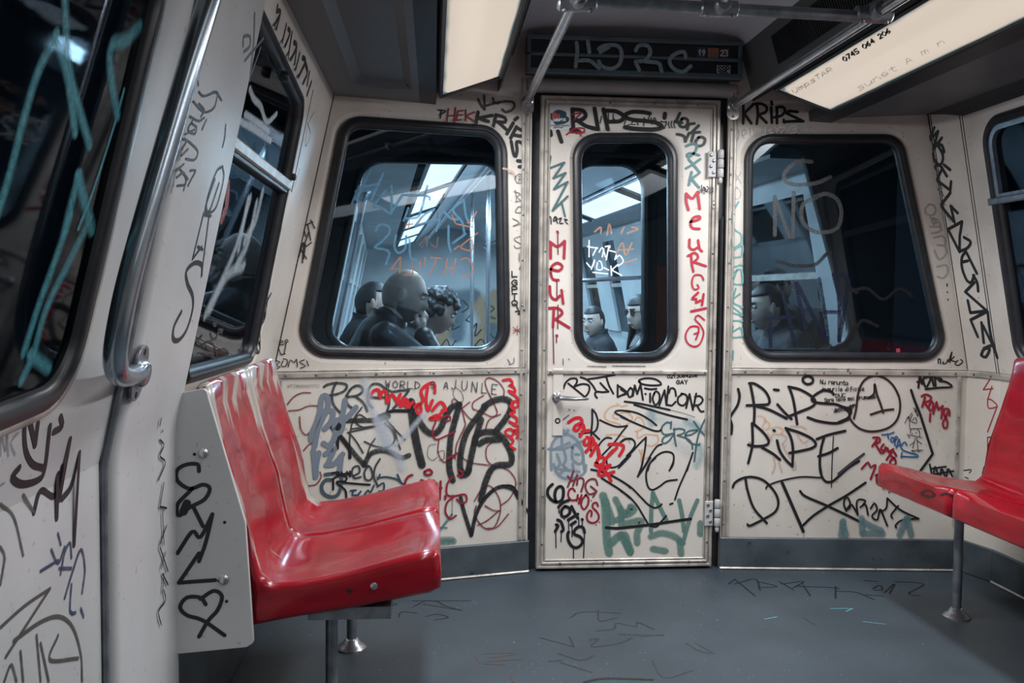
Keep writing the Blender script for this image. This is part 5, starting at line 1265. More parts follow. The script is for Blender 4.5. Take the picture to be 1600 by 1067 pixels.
G(F_D, dr, 'black underline', BLK, 4.4, 'p', '947,824 965,825 985,823 1020,819 1060,813 1079,810.5')
G(F_D, dr, 'red marker name running diagonally', REDI, 5.3, 'c3', '290,565 350,525 410,520 430,560 400,580 360,600 345,640 380,650 420,600 440,590 /450,640 410,710;430,660 500,650;455,750 450,790 490,800 510,740 480,720;510,740 530,720 550,780 470,870;550,780 580,800 520,910;580,810 600,850 610,910;580,1000 600,940 650,930 660,980 610,1010 570,990;710,795 800,790 860,810 850,860 820,910;790,830 740,880 670,950 650,1000;640,1040 720,1010 660,1067')
G(F_D, dr, 'red marker ends', REDI, 5.3, 'c5', '570,10 610,30;640,20 600,90 620,120 700,100 760,80;640,50 700,110 730,175;690,30 720,10')
G(F_D, dr, 'maroon letters HNG', MAR, 3.0, 'c5', '340,70 310,160 280,235;280,125 320,170;380,110 350,180 335,225;300,180 370,160;375,215 390,150 440,150 445,200 420,285;590,215 570,160 520,155 475,190 465,250 500,310 545,305 580,285;520,230 580,280 /545,340')
G(F_D, dr, 'dark red letters CHOS', DRED, 3.1, 'c5', '355,280 330,250 295,270 285,330 320,375 370,370;385,320 375,380;425,320 395,410;380,360 420,355;470,320 430,370 420,430 450,470 490,420 495,350 465,320;595,435 580,400 545,410 540,450 580,490 605,540 590,590 540,612 490,590 480,530 510,480 530,500 525,540')
G(F_D, dr, 'black dripping letters GIOTIS', BLK, 4.8, 'c5', '120,210 80,250 70,310 110,370 170,395 220,370 235,310 230,250 200,230 160,260 145,320 155,385;290,375 230,400 185,445;250,440 215,480 220,540 260,545 300,510 300,460 260,440;320,440 350,500 385,560;285,580 385,520;315,630 360,600;455,710 440,660 395,650 350,690 350,730 400,750 435,790 420,840 370,870 320,850 285,790 280,730 290,705;175,580 210,600 235,680 215,700;160,630 180,640 150,700;430,575 432,577')
G(F_D, dr, 'paint drips', BLK, 1.7, 'c5', '188,440 188,505;245,545 245,575;290,580 290,680;325,630 325,755;395,560 395,640;432,580 432,635;455,710 445,975;340,870 340,980;155,700 158,870;215,700 210,805;525,378 527,380;610,603 612,605;575,632 577,634')
G(F_D, dr, 'dark scuffs and dots by the lock', DKG, 2.0, 'c3', '205,360 208,410;300,435 292,432;350,440 346,441;220,545 290,490;180,150 160,210', 0.7)
# ---- end door, upper half
G(F_D, dr, 'bold black letters RIPS over the window', BLK, 6.3, 'I', '345,190 350,340;345,190 420,200 440,240 400,270 360,270;380,270 440,310 510,330;335,338 395,350;505,185 530,335;570,190 600,335;570,200 660,205 715,240 690,275 600,280;905,220 850,210 770,210 720,240 780,265 880,275 960,290 995,320 930,335 800,330 725,320;1015,222 1012,252;185,350 188,376;240,350 265,425')
G(F_D, dr, 'thin black writing with heart and dashes', BLK, 1.5, 'I', '555,240 545,290;605,220 605,285;640,225 640,280;640,255 675,285;730,270 720,310 760,300;790,270 770,300 800,300;810,270 820,305;860,310 865,250 /885,290 /905,230;915,250 920,300 940,250 960,310;1010,330 985,290 990,275 1008,285 1025,275 1022,300 1010,330;1045,280 1040,300 1050,325;1065,275 1060,300 1068,325;1085,270 1080,300 1088,325')
G(F_D, dr, 'thin red scribble', DRED, 2.1, 'I', '340,225 410,215 /360,265;300,375 360,330 430,330 420,360 370,365;400,340 405,385;330,360 430,355')
G(F_D, dr, 'dark letters TOCKO bending down the corner', (0.02, 0.028, 0.033), 4.4, 'c16', '130,160 95,240;85,240 150,250;150,215 125,265 155,290 195,275 205,225 170,205 150,215;265,255 215,265 200,310;305,275 250,330;265,320 240,420;315,335 215,345;105,355 165,370 185,420;215,350 180,420;305,385 275,430 300,465 350,450 365,400 330,380 305,385')
G(F_D, dr, 'teal letters XK', (0.07, 0.21, 0.22), 3.9, 'c16', '190,465 240,445 290,455 270,520 210,570 200,540 240,530 310,550;215,590 260,640 315,710;320,585 250,635 190,670;240,705 215,825;305,720 220,780;240,770 305,845')
G(F_D, dr, 'small black number 1923', BLK, 1.7, 'c16', '325,830 325,895;345,845 335,880 360,870 350,845 360,890;375,840 390,860 365,890 385,890;415,850 430,860 415,870 430,885 415,895', base=0.012)
MR = (0.45, 0.02, 0.045)
G(F_D, dr, 'red letter M', MR, 4.3, 'c16', '210,1055 190,980 190,905 /245,950 295,890 /305,970 315,1045')
G(F_D, dr, 'red letter E', MR, 4.0, 'I', '1200,1005 1265,985 1265,965 1220,975 1200,1020 1215,1050 1265,1055')
G(F_D, dr, 'red letters URGHTO down the right side', MR, 3.7, 'J', '1055,140 1055,190 1080,205 1115,185;1110,145 1120,200 1135,215;1065,240 1070,300 1080,345;1045,245 1090,225 1110,255 1075,290;1085,285 1160,310;1145,490 1135,560;1160,580 1065,600;1110,480 1070,520 1100,520 1095,545 1125,530')
G(F_D, dr, 'thin red letters C and O', MR, 2.6, 'J', '1145,400 1130,370 1085,370 1070,420 1085,460 1115,450 1105,430;1150,655 1110,625 1090,650 1125,690 1145,740 1120,810 1080,825 1040,800 1030,750 1060,700 1110,700 1110,740 1095,780;1085,745 1115,735')
G(F_D, dr, 'dark red letters MEUR down the left side', (0.34, 0.016, 0.035), 4.2, 'J', '208,90 210,95;165,260 165,160;160,155 210,185 255,150 /250,260;165,330 220,340 240,310 210,290 175,310 165,350 180,395 215,400;160,440 165,500 195,525 225,500;235,465 245,550;185,585 180,700;150,580 210,580 240,610 200,650;195,650 285,705;203,755 206,757')
G(F_D, dr, 'dark red drips', (0.16, 0.012, 0.025), 1.7, 'J', '210,100 212,235;180,700 185,935;203,760 202,800;205,400 205,530;165,350 165,380;212,560 210,710')
G(F_D, dr, 'teal zigzag letters WEKT', (0.045, 0.12, 0.13), 3.1, 'I', '185,530 170,620 /285,575 /205,690 /295,650 /210,770 /310,715 /200,925 /310,820;265,860 290,965')
G(F_D, dr, 'small black number 1922', BLK, 1.8, 'I', '165,985 185,965 190,1020;215,970 205,1000 235,985 220,965 235,1015;245,985 265,975 250,1015 275,1015;285,985 310,990 290,1000 310,1020')
G(F_D, dr, 'scuffs along the rail', DKG, 1.4, 'J', '400,952 520,955;560,950 770,952;245,905 245,945;280,905 285,910', 0.8)
# paint on the door glass
G(F_D, dr, 'white letters TRIP YOUR K on the door glass', WHT, 2.2, 'J', '415,145 415,250;405,185 470,195;465,190 440,240;480,220 500,190 520,250;510,200 500,250;540,190 525,270;520,185 550,180 545,195;545,210 590,225 580,270 610,240 635,280 600,310;400,290 430,320 450,280;450,270 430,330;470,280 465,330 500,330 490,280 470,280;510,320 540,335;440,350 535,360;555,310 560,370;600,300 560,335 /625,370', base=-0.012)
G(F_D, dr, 'orange brown letters on the door glass', (0.42, 0.24, 0.15), 2.8, 'J', '450,90 490,60 490,100;530,110 545,40 560,100;620,100 640,60;660,100 730,70 690,60;590,230 630,160 650,240 690,160;600,210 700,200;640,290 720,265', 0.75, base=-0.012)
# ---- end wall right, upper
G(F_R, wr, 'bold black letters KRIPS above the right window', BLK, 4.6, 'c11', '275,175 280,330 275,470;420,205 290,330 /390,470;470,220 480,340 465,475;410,205 520,195 600,240 590,310 490,350 /600,460;670,170 675,205;665,250 675,460;745,245 745,465;740,250 820,240 860,290 810,360 710,385;1030,310 920,300 880,330 /1110,440 /970,440 840,450;840,420 850,455')
G(F_R, wr, 'white marker letters', (0.80, 0.81, 0.82), 1.8, 'c11', '590,520 580,600;620,570 680,545 640,590 690,600;720,520 750,560;790,500 740,600;780,520 860,530 800,605;880,565 890,570;960,560 1020,530 1000,500 930,520 910,570 940,605 1010,590 1020,540')
G(F_R, wr, 'faded grey white letters', (0.62, 0.65, 0.70), 1.8, 'c11', '1050,520 1040,610;1050,510 1110,530 1050,560 1110,590 1050,610;1160,520 1200,520 1180,600;1250,540 1300,560;550,630 600,625', 0.6)
G(F_R, wr, 'faint grey letters', (0.36, 0.37, 0.42), 1.5, 'c11', '210,560 215,650 185,720;260,640 320,610 290,550 255,600 290,680;370,530 375,640;420,540 440,640;460,560 470,650', 0.55)
G(F_R, wr, 'teal letters down the strip beside the door', (0.13, 0.36, 0.36), 3.0, 'L', '80,440 55,490 65,540 90,560 90,590 60,610 50,580;60,620 95,600 90,640 55,650 60,680 95,670;75,690 60,740 95,740 90,690 65,700;70,760 60,810 95,830;85,780 60,800;60,830 95,860 55,850;60,880 100,880;60,900 55,940 95,935 90,905 60,920;52,1000 60,990 58,1025', 0.9)
G(F_R, wr, 'faint grey X and O', (0.42, 0.42, 0.42), 2.0, 'L', '65,330 90,370;90,330 65,370;75,385 60,410 75,430 90,410 75,385', 0.5)
G(F_R, wr, 'ghost grey sprayed letters by the window edge', (0.38, 0.37, 0.36), 3.2, 'c13', '60,0 90,20 80,50;70,110 130,90 120,30;85,140 150,130 160,190 110,190;90,230 120,290 170,250 160,190;110,340 170,330 180,380 150,420 110,410', 0.55, 0.3)
G(F_R, wr, 'ghost grey ring', (0.38, 0.37, 0.36), 3.0, 'c12', '60,745 30,780 40,825 85,835 115,800 100,750 60,745;95,860 80,890 120,905 130,870 95,860;70,930 150,930', 0.55, 0.3)
G(F_R, wr, 'small black tag noko', BLK, 1.9, 'c13', '115,1010 115,980 130,985 130,1015;150,1000 145,1015 170,1010 180,985;185,1000 210,930 195,1005;225,965 200,990 /235,1000;250,990 230,1015 255,1025 285,1000 270,985;175,460 176,475;178,515 178,520;182,565 182,572')
# ---- end wall right, lower
G(F_R, wr, 'orange faded scribble', ORG, 3.0, 'c7', '360,460 420,470 440,510 410,560 420,600 470,590 480,540 430,500;500,590 560,575 620,600 600,650 520,650 490,700;460,640 500,710', 0.45)
G(F_R, wr, 'pale red faded scribble', (0.55, 0.30, 0.24), 3.0, 'c7', '600,650 660,690 610,760;620,760 650,830 700,900;700,570 820,575 860,600;760,640 830,740 880,720;520,880 540,980 510,1060;580,950 610,1050;750,950 750,1020 720,1020', 0.4)
G(F_R, wr, 'big black letters RIPS with ring', BLK, 4.1, 'c7', '280,125 310,280 325,400 320,540;270,125 330,130 430,200 480,290 470,340 380,350 245,355;340,360 480,400 640,480 660,490;565,345 640,430 710,495;530,190 575,195;685,160 730,300 770,550;680,160 800,190 920,260 960,320 920,370 800,420 680,470;1150,240 1120,210 1040,200 950,250 920,290 950,320 1060,335 1180,345 1270,390 1325,440;880,480 1000,520 1180,540 1300,500;155,185 170,260 150,350 100,430 70,490 90,560 85,650;880,45 830,70 835,110 880,135 930,115 930,70 880,45')
G(F_R, wr, 'big black letters RIPE', BLK, 4.1, 'c7', '300,540 305,640 305,760 280,880 260,955;315,545 420,640 475,730 440,770 330,780 260,765;400,790 520,860 590,920;525,615 535,618;560,720 590,830 650,920 720,990 /725,800 700,680 650,590;660,595 800,640 920,700 965,760 920,800 800,830 690,850;975,705 1100,660 1270,620;1050,690 1020,800 1005,950 1020,1067;990,885 1100,850 1190,800')
G(F_R, wr, 'thin vertical black line', BLK, 1.7, 'p', '1302,682 1300,720 1299,761')
G(F_R, wr, 'big black letters DTX', BLK, 3.8, 'c9', '755,0 755,60 770,120 800,160 850,160 900,120 980,50 1060,0;75,205 90,170 150,135 230,125 320,155 400,240 430,320 410,390 340,440 210,505 190,495;175,145 190,230 240,370 340,485;600,235 640,275 800,345 960,420 1060,470;625,500 700,430 820,350 960,270 1110,170')
G(F_R, wr, 'black T stroke and thin bar', BLK, 4.8, 'c9', '460,170 530,330 625,550')
G(F_R, wr, 'thin black bar of the T', BLK, 2.6, 'c9', '335,215 345,195 430,160 600,125 760,130')
G(F_R, wr, 'black upstroke of the E', DKG, 3.8, 'c8', '0,1067 130,960 265,860')
G(F_R, wr, 'circled number one in black fading to maroon', (0.03, 0.022, 0.022), 3.4, 'c8', '160,490 185,380 200,250 240,130 300,70 380,45 480,70 570,150 630,270 640,390 610,500 540,575 440,615 320,625 210,590 130,510 110,430 130,370 160,350;310,280 370,230 375,130 400,240 440,350 465,430;335,450 460,410 570,395')
G(F_R, wr, 'black S curve ends', BLK, 4.0, 'c8', '0,355 80,380 130,400 120,450 90,490 0,530')
TXT(F_R, wr, 'fine black handwriting, first line', BLK, 1.15, 'Nu renunta', (1281, 596), (1325, 598), 6.5, fill=0.85)
TXT(F_R, wr, 'fine black handwriting, second line', BLK, 1.15, 'drumurile dificile', (1282, 608), (1350, 607), 6.5, fill=0.85)
TXT(F_R, wr, 'fine black capitals DUC', BLK, 1.15, 'DUC', (1305, 618), (1321, 617), 6, fill=0.8)
TXT(F_R, wr, 'fine black handwriting, fourth line', BLK, 1.15, 'Spre cele mai frumoase', (1288, 625), (1368, 619), 6.0, fill=0.85)
TXT(F_R, wr, 'fine black handwriting, last line', BLK, 1.3, 'destinatii', (1302, 641), (1338, 633), 7, fill=0.85)
G(F_R, wr, 'dark red letters ROMS', DRED, 3.4, 'c8', '870,370 900,270;865,260 910,240 965,270 940,310 890,320 /940,390;970,310 940,360 950,410 980,390 985,330;985,440 1020,320 /1040,400 /1085,360 /1070,490;1155,460 1150,400 1110,390 1095,440 1130,510 1130,580 1100,590 1085,540 1110,490 1140,420;955,440 950,520')
G(F_R, wr, 'dark red letters ROMS, tilted', DRED, 3.4, 'c8', '350,780 400,710;360,690 420,690 430,730 380,750 /440,850;470,760 440,800 470,830 490,790;460,850 510,800 /520,840 /570,810 /500,920;600,880 570,830 540,870 590,920 590,970 540,970 540,930 580,900')
G(F_R, wr, 'dark red letters MEU', DRED, 3.4, 'c9', '1080,60 1130,10 1150,50 1190,30 1150,140;1190,110 1240,120 1230,95 1200,110 1200,170 1230,180;1245,170 1250,215 1290,190 1295,240')
G(F_R, wr, 'blue letters TOPAS', BLUI, 2.3, 'c8', '450,660 520,655 575,635;510,650 520,700;560,690 540,710 560,740 580,700 560,690;585,770 590,680 615,690 590,720;600,800 630,705 /650,790;600,780 650,765;710,770 690,735 650,780 670,820 750,850 820,870 820,890 740,890 665,885 /650,900 660,845')
G(F_R, wr, 'black block letters ACAB', BLK, 3.2, 'c8', '830,170 845,35 /870,130;820,110 870,105;900,160 880,80 920,60;890,70 940,50 960,90;920,160 970,60 /990,150;1000,60 1010,150;1000,70 1080,80 1040,100 1120,110 1180,160 1050,170 905,185')
G(F_R, wr, 'long black angled line', BLK, 3.9, 'c8', '755,195 790,300 850,450 /980,860 /835,1060')
G(F_R, wr, 'thin stick figure doodle', BLK, 1.1, 'c8', '690,540 730,470 740,590;720,490 765,430;770,450 745,510 810,540 800,480 770,510;745,640 760,600 820,600 845,640 840,680;735,660 870,690;715,655 740,690;800,690 770,800;815,690 825,820;740,770 780,740;820,720 865,755;760,825 880,820;760,645 770,650;800,640 815,640;780,380 830,460;790,420 840,400;800,380 820,470;760,830 800,840;820,840 850,830;740,600 865,595')
G(F_R, wr, 'dense black scribble at the corner trim', BLK, 2.8, 'M', '985,490 1000,550 1010,500 1030,555 1040,510 1060,550 1070,510 1090,545;980,540 1100,520;990,510 1060,500')
G(F_R, wr, 'black tag with long flourish', BLK, 2.9, 'c9', '960,390 940,330 960,280 985,310 990,360 960,380 /1000,340 1050,420 /1040,330 1060,300 1110,310 1090,340;1070,360 1110,340 1130,420;1150,370 1180,330 1200,380 1160,430 1200,460 1220,380;1230,380 1280,505;1280,290 1270,370 1215,400;1280,290 1380,380 1525,450 /1400,460 1345,500 1350,520;1365,350 1310,420 1320,445')
G(F_R, wr, 'teal grey sprayed triangles at the bottom', (0.13, 0.23, 0.25), 9.5, 'c9', '935,470 920,575;930,480 955,575;1080,450 1085,560;1100,480 1180,520 1230,540;1100,562 1240,568;1430,450 1375,575;1435,450 1465,575', 0.72, 0.4)
# ---- corner strip and right wall
G(F_CH, wR, 'tall black zigzag tag down the corner strip', (0.014, 0.02, 0.024), 4.6, 'c12', '180,80 125,205 /210,110 /165,270 /240,165;200,220 240,230 255,285;195,215 240,300 240,360 210,400 165,340 165,300 /145,440;250,395 300,435;150,440 210,400 270,490;235,425 185,530 /295,610 /305,535;295,630 210,745 /320,880 /295,745 /350,800')
G(F_CH, wR, 'lower half of the tall black tag', (0.014, 0.02, 0.024), 4.6, 'c13', '320,15 220,75 /295,230 /300,120 /320,15;330,125 375,155 350,200 300,225;340,225 410,375;340,225 310,270 310,350 340,430 370,440 390,390;315,300 350,290;385,390 410,440 415,500;390,440 325,510 /470,635 /355,655 /340,570;470,640 355,705 /400,820;475,640 490,800 530,960;430,720 440,860;440,740 495,860;440,900 500,880 530,960;420,950 450,960 480,900 440,905 420,945')
G(F_CH, wR, 'tiny thin scribbles on the corner strip', DKG, 1.0, 'c12', '170,580 215,630;190,550 235,600;210,560 190,620;200,640 250,670;215,600 240,660;220,700 250,740;260,830 290,880;280,840 300,870;170,430 195,470;195,450 220,480;255,830 275,815 295,850', 0.9)
G(F_CHB, wR, 'thin red numbers on the lower corner', (0.28, 0.04, 0.045), 2.1, 'M', '1270,90 1235,145 /1280,140;1275,130 1255,190;1255,190 1260,230 1300,220 1270,190 1255,190;1300,220 1255,340')
G(F_CHB, wR, 'thin black strokes on the lower corner', BLK, 1.5, 'M', '1275,365 1255,365 /1255,460;1260,500 1240,500 1230,545 1240,560;1140,520 1180,515 1170,530;1150,550 1165,555')
# ---- left wall, pillar, sliding door
G(F_SL, wL, 'black angular capitals along the top of the left wall', BLK, 3.3, 'D', '640,60 660,60 640,150;655,80 630,130;690,130 670,220;700,150 710,170 685,240;720,170 700,300;730,220 745,240 715,310;745,240 735,330;760,280 740,360;775,300 790,320 755,400;790,330 800,380 780,430;810,380 800,440;820,430 800,490;645,30 640,60')
G(F_SL, wL, 'thin black hook scribble', BLK, 1.9, 'E', '570,515 555,590 545,680 515,740 505,830 520,845 520,730;610,310 625,240;575,560 550,610;560,590 545,670')
G(F_SL, wL, 'thin pencil loops', DKG, 0.9, 'D', '835,580 800,660 790,760 815,700 800,640;780,720 740,900 720,1000;760,880 730,980', 0.6)
G(P_U, wL, 'black tag OEMS along the pillar edge', BLK, 3.6, 'E', '235,470 235,420 200,410 160,450 165,510 190,570 190,640 160,740 120,790 95,780 100,720 135,650')
G(P_U, wL, 'black letters M and O on the pillar', BLK, 2.4, 'E', '245,165 190,390 /235,330;270,185 235,460;215,330 240,345;250,175 280,180;320,20 275,150 255,160 258,120 300,0')
G(P_U, wL, 'black letter O and tick on the pillar', BLK, 2.2, 'A', '1030,770 1035,830 1000,960 960,980 960,920 1000,800 1030,770;1045,580 1040,640 1030,680')
G(P_U, wL, 'dense black tag beside the grab bar', BLK, 2.1, 'A', '915,375 918,395;920,425 940,445 975,435 990,425 1010,440 1025,465;985,430 1000,425 1010,435;895,470 920,500 950,520 990,500 1005,450;920,480 945,510 930,540;880,540 920,560 945,545;890,560 870,600 900,620 910,590 885,570;955,555 935,600;850,640 880,660;865,650 840,700 830,740;880,660 915,700 900,740 860,735;850,760 810,800 800,860;820,820 850,800 860,850 820,860;880,790 905,790 885,830 870,860;800,850 790,890;850,880 860,840;830,780 870,830;860,620 900,600;840,720 870,690')
G(P_U, wL, 'grey marker sign at the pillar top', (0.10, 0.13, 0.16), 2.6, 'D', '525,70 520,220 500,420;465,240 470,190 500,190 500,240 470,270;475,315 570,200;555,250 510,380', 0.9)
G(P_B2, wL, 'thin black zigzag lettering down the pillar', BLK, 2.0, 'C', '595,80 590,105;600,125 600,128;590,160 605,180 590,220 610,245 585,310;605,320 590,410 /615,415;600,430 605,550;615,480 590,550;590,560 620,650;610,580 595,640;600,660 620,700;605,660 600,730;605,720 610,760 585,800 595,850', base=0.003)
G(D_B2, dl, 'heavy black tag SLY on the sliding door', BLK, 7.0, 'C', '160,265 120,250 95,200 90,120 105,70 /130,180 /140,100;70,265 45,300 80,325 140,310 165,270 185,110;200,130 230,110 225,75;125,430 150,350 200,370 215,290;210,450 215,290;230,260 220,380 /260,160;230,380 265,330 295,210 /275,550')
G(D_B2, dl, 'faded grey letters MC', (0.25, 0.26, 0.27), 3.2, 'C', '0,220 5,150 20,200 25,140 30,220;65,135 40,170 55,215;0,330 15,320', 0.6)
G(D_B2, dl, 'brown black curved strokes', (0.075, 0.07, 0.06), 4.2, 'C', '0,400 50,450 85,590;0,560 15,600 0,700;85,365 125,430;0,860 90,780 185,715 /130,800 20,970;50,910 150,840 220,820 270,860 300,960 305,1060;15,1060 40,1000 60,1060;75,950 85,1060;135,890 150,1060;150,920 180,1060;215,890 185,980 290,975', 0.9)
G(D_B2, dl, 'dark blue letters', (0.025, 0.05, 0.11), 3.8, 'C', '215,510 225,550;150,650 215,610;190,570 215,620 240,560;225,660 240,580 260,545 265,600;220,640 265,640;240,750 270,650 300,570 315,640 305,730;265,700 260,800 280,805;300,790 310,820', 0.85)
G(D_U, dl, 'broad cyan sprayed strokes on the dark door glass', CYA, 14, 'A', '320,0 325,160 335,300 360,420 430,670;280,170 200,330 140,520 60,830 0,1020;280,180 330,350 365,610;660,130 600,190 540,210 525,290 540,420 560,530;380,830 340,980 320,1067;380,830 440,1060', 0.58, 0.9, base=-0.006)
G(D_U, dl, 'thin cyan drip line on the dark door glass', CYA, 5, 'A', '590,420 540,600 450,880 380,1060', 0.65, 0.4, base=-0.006)
G(D_U, dl, 'cyan sprayed strokes at the bottom of the door glass', CYA, 12, 'B', '340,0 280,180 200,400 130,620;430,20 330,220 230,430 170,640 120,750;160,640 240,700', 0.58, 0.9, base=-0.006)
G(F_SL, W3, 'pale sprayed streaks on the side window', (0.50, 0.60, 0.66), 8, 'E', '490,110 450,250 400,400 280,660;550,80 520,200 470,300;460,430 380,480 300,640;520,140 480,320 430,420;480,120 440,330', 0.42, 0.9, base=-0.012)
G(F_SL, W3, 'white squiggle on the upper side window', (0.66, 0.74, 0.80), 4.5, 'D', '525,470 545,520 580,560 610,640 660,600;480,640 560,690 630,740;500,600 560,640 620,690', 0.55, 0.7, base=-0.012)
G(F_SL, W3, 'small black doodle on the side window', BLK, 1.5, 'E', '310,710 330,715 320,725 310,710;300,760 310,790 330,780 335,740;270,810 300,800 320,830 330,880 300,870;280,830 310,850;340,740 360,745 350,770;330,760 355,750;210,800 240,790 260,770 230,810', base=-0.012)
G(F_SL, W3, 'red brown reflection painted as a streak on the side window', (0.28, 0.06, 0.04), 9, 'E', '385,40 380,130 360,190', 0.7, 0.6, base=-0.012)  # reddish reflection in the glass, painted on as a soft stroke
# ---- glass of the end windows
GB = -0.012
G(F_L, W1, 'blue painted letters on the left end window', (0.05, 0.17, 0.28), 3.6, 'c15', '240,0 175,160;400,0 290,130;210,50 370,35;480,40 370,180 430,190 500,240;530,0 530,180 520,250 /620,90;680,200 640,310;630,80 850,90 870,120;850,0 800,200 760,280 650,290;910,210 820,260 740,360 /960,290;960,300 930,400;1000,230 1060,290 1120,300;1180,420 1160,320 1080,215 1175,125 /1200,280 1250,360;390,400 420,350 500,360 510,420 440,500 380,550 470,570 510,600 480,700;570,440 555,540 590,600 650,560 660,450;690,480 700,640 750,660;1040,360 1040,500 1060,590;1190,430 1080,510', 0.85, 0.2, base=GB)
G(F_L, W1, 'blue painted top strokes on the left end window', (0.07, 0.22, 0.36), 4.2, 'G', '400,280 340,400;445,300 400,400;370,350 430,340', 0.85, 0.2, base=GB)
G(F_L, W1, 'orange backward letters CHITILA on the glass', (0.30, 0.13, 0.07), 2.2, 'c15', '1150,660 1200,645 1245,690 1255,750 1230,800 1160,805;1030,650 1000,800;1105,650 1070,790;1015,730 1095,735;930,660 870,800;970,650 880,640;785,680 775,790;830,640 825,700;715,690 715,790 640,795;610,640 600,780;605,640 520,750;530,740 610,745;1300,420 1160,530 1160,560 1250,575 1250,480;1135,535 1090,570;1290,230 1250,310 1210,330;1100,330 1070,260;1110,340 1250,370;690,300 680,380;660,350 720,340;790,290 770,340', 0.9, base=GB)
G(F_L, W1, 'dark brown letters on the glass', (0.10, 0.07, 0.06), 2.3, 'c15', '945,460 930,550 885,520;845,450 845,540;845,450 780,530;1000,70 970,155;940,240 940,290', 0.9, base=GB)
G(F_R, W2, 'grey painted letters NO with oval on the right window', (0.045, 0.048, 0.052), 6, 'T', '315,150 250,150 195,200 200,240 260,255 340,245 400,220;150,480 150,310 /215,490;235,290 230,490;340,310 280,340 270,400 300,450 360,470 430,450 450,380 430,320 380,295 330,310', 0.8, 0.3, base=GB)
G(F_R, W2, 'dark blue painted letters on the right window', (0.001, 0.005, 0.022), 6, 'T', '115,860 235,850;130,880 130,985;185,740 240,980;245,700 290,920;250,700 385,970;350,680 375,830 390,960;375,830 440,830;415,660 440,780 440,960 /480,720 470,670 420,660', 0.95, base=GB)
G(F_R, W2, 'black painted curls on the right window', (0.006, 0.007, 0.009), 5.5, 'T', '160,600 240,620 330,615 380,570;385,565 400,560;270,960 290,930 320,950;340,990 380,970 420,995 480,970 510,900;490,720 519,740', 0.95, base=GB)
G(F_R, W2, 'black painted waves on the right window', (0.006, 0.007, 0.009), 5, 'L', '500,770 560,760 620,800 680,760 730,790;440,980 500,950 540,880 600,900', 0.9, base=GB)
# ---- seat end panel
G(S_P, ep, 'bold black tag GRAVO with heart', BLK, 6.2, 'C', '745,275 740,250 700,250 665,270 665,310 710,340 760,325 785,340 765,380 710,410 670,440 665,400 700,360 720,340;725,410 760,480;665,580 720,500 750,520 795,435 /770,540 745,610;745,580 670,690 /730,685 805,680;770,770 750,745 700,745 675,780 700,810 760,830 840,885;750,750 800,720 830,740 815,790 780,830 745,890', base=0.006)
G(S_P, ep, 'filled black loop', BLK, 13, 'C', '688,425 700,395', base=0.006)
# ---- ceiling light scrawl
F_L2 = Fr((1.378, 0, 2.030), (0, 1, 0), (0.22, 0, -0.075))
TXT(F_L2, L2, 'black phone number 0745064206 on the diffuser', BLK, 1.7, '0745 064 206', (1319, 88), (1393, 40), 7.5, base=0.013, name='marker_number')
TXT(F_L2, L2, 'faded black word on the diffuser', (0.16, 0.15, 0.14), 1.3, 'UmpsTAR', (1240, 139), (1302, 101), 7, 0.5, base=0.013, name='marker_word')
TXT(F_L2, L2, 'faded grey word sunet on the diffuser', (0.2, 0.19, 0.18), 1.4, 'sunet A m n', (1340, 134), (1478, 56), 9, 0.4, base=0.013, name='marker_word')
# ---- route sign
G(SG, sg, 'smeared pale teal letters HORC', (0.34, 0.47, 0.51), 6, 'N', '400,275 405,320 395,420;470,265 480,330;400,385 480,385 540,430;540,310 580,290 650,290 680,330 670,400 620,435 560,420 540,390;550,330 600,300;770,400 790,440;770,320 790,290 840,290 860,330 830,380 770,390;830,390 910,400 930,450;1080,360 1070,330 1020,340 980,380 1000,430 1060,455 1110,420', 0.85, 0.35, base=0.012)
def plate(fr, parent, name, crop, x0, y0, x1, y1, mat, base, label):
    a = fr.px(CROP[crop][0]+x0/CROP[crop][2], CROP[crop][1]+y0/CROP[crop][2]); b = fr.px(CROP[crop][0]+x1/CROP[crop][2], CROP[crop][1]+y1/CROP[crop][2])
    return MB().fbox(fr, min(a[0], b[0]), max(a[0], b[0]), min(a[1], b[1]), max(a[1], b[1]), base, base+0.0008).build(name, mat, parent, label=label)
SB = surf('sticker_blue', (0.035, 0.10, 0.16), rough=0.4); SO = surf('sticker_orange', (0.55, 0.22, 0.09), rough=0.4); SR_ = surf('sticker_brown', (0.10, 0.04, 0.035), rough=0.4); SW = surf('sticker_white', (0.62, 0.64, 0.66), (0.52, 0.54, 0.56), rough=0.4)
k1 = plate(SG, sg, 'sticker', 'N', 1158, 297, 1210, 360, SB, 0.001, 'dark blue sticker with number 19'); k2 = plate(SG, sg, 'sticker', 'N', 1224, 300, 1290, 363, SO, 0.001, 'orange sticker with round emblem'); k3 = plate(SG, sg, 'sticker', 'N', 1297, 302, 1358, 363, SR_, 0.001, 'dark brown sticker with number 23'); k4 = plate(SG, sg, 'sticker', 'N', 1280, 408, 1363, 478, SW, 0.001, 'white sticker with black letters')
TXT(SG, k1, 'white number 19', WHT, 1.8, '19', (1091, 82), (1101.5, 82.5), 8.5, base=0.002, name='print'); TXT(SG, k3, 'white number 23', WHT, 1.8, '23', (1125, 83), (1137.5, 83.5), 8.5, base=0.002, name='print')
G(SG, k2, 'grey round emblem', (0.16, 0.18, 0.20), 1.6, 'N', '1257,308 1237,325 1240,348 1257,355 1275,345 1277,320 1257,308;1245,325 1270,325;1245,338 1270,338', base=0.002, name='print')
TXT(SG, k4, 'black letters SSP', BLK, 2.0, 'SSP', (1121, 108), (1140, 108.5), 8, base=0.002, name='print'); TXT(SG, k4, 'small black letters', BLK, 1.3, 'SEAP', (1124, 115.5), (1138, 116), 4, base=0.002, name='print')
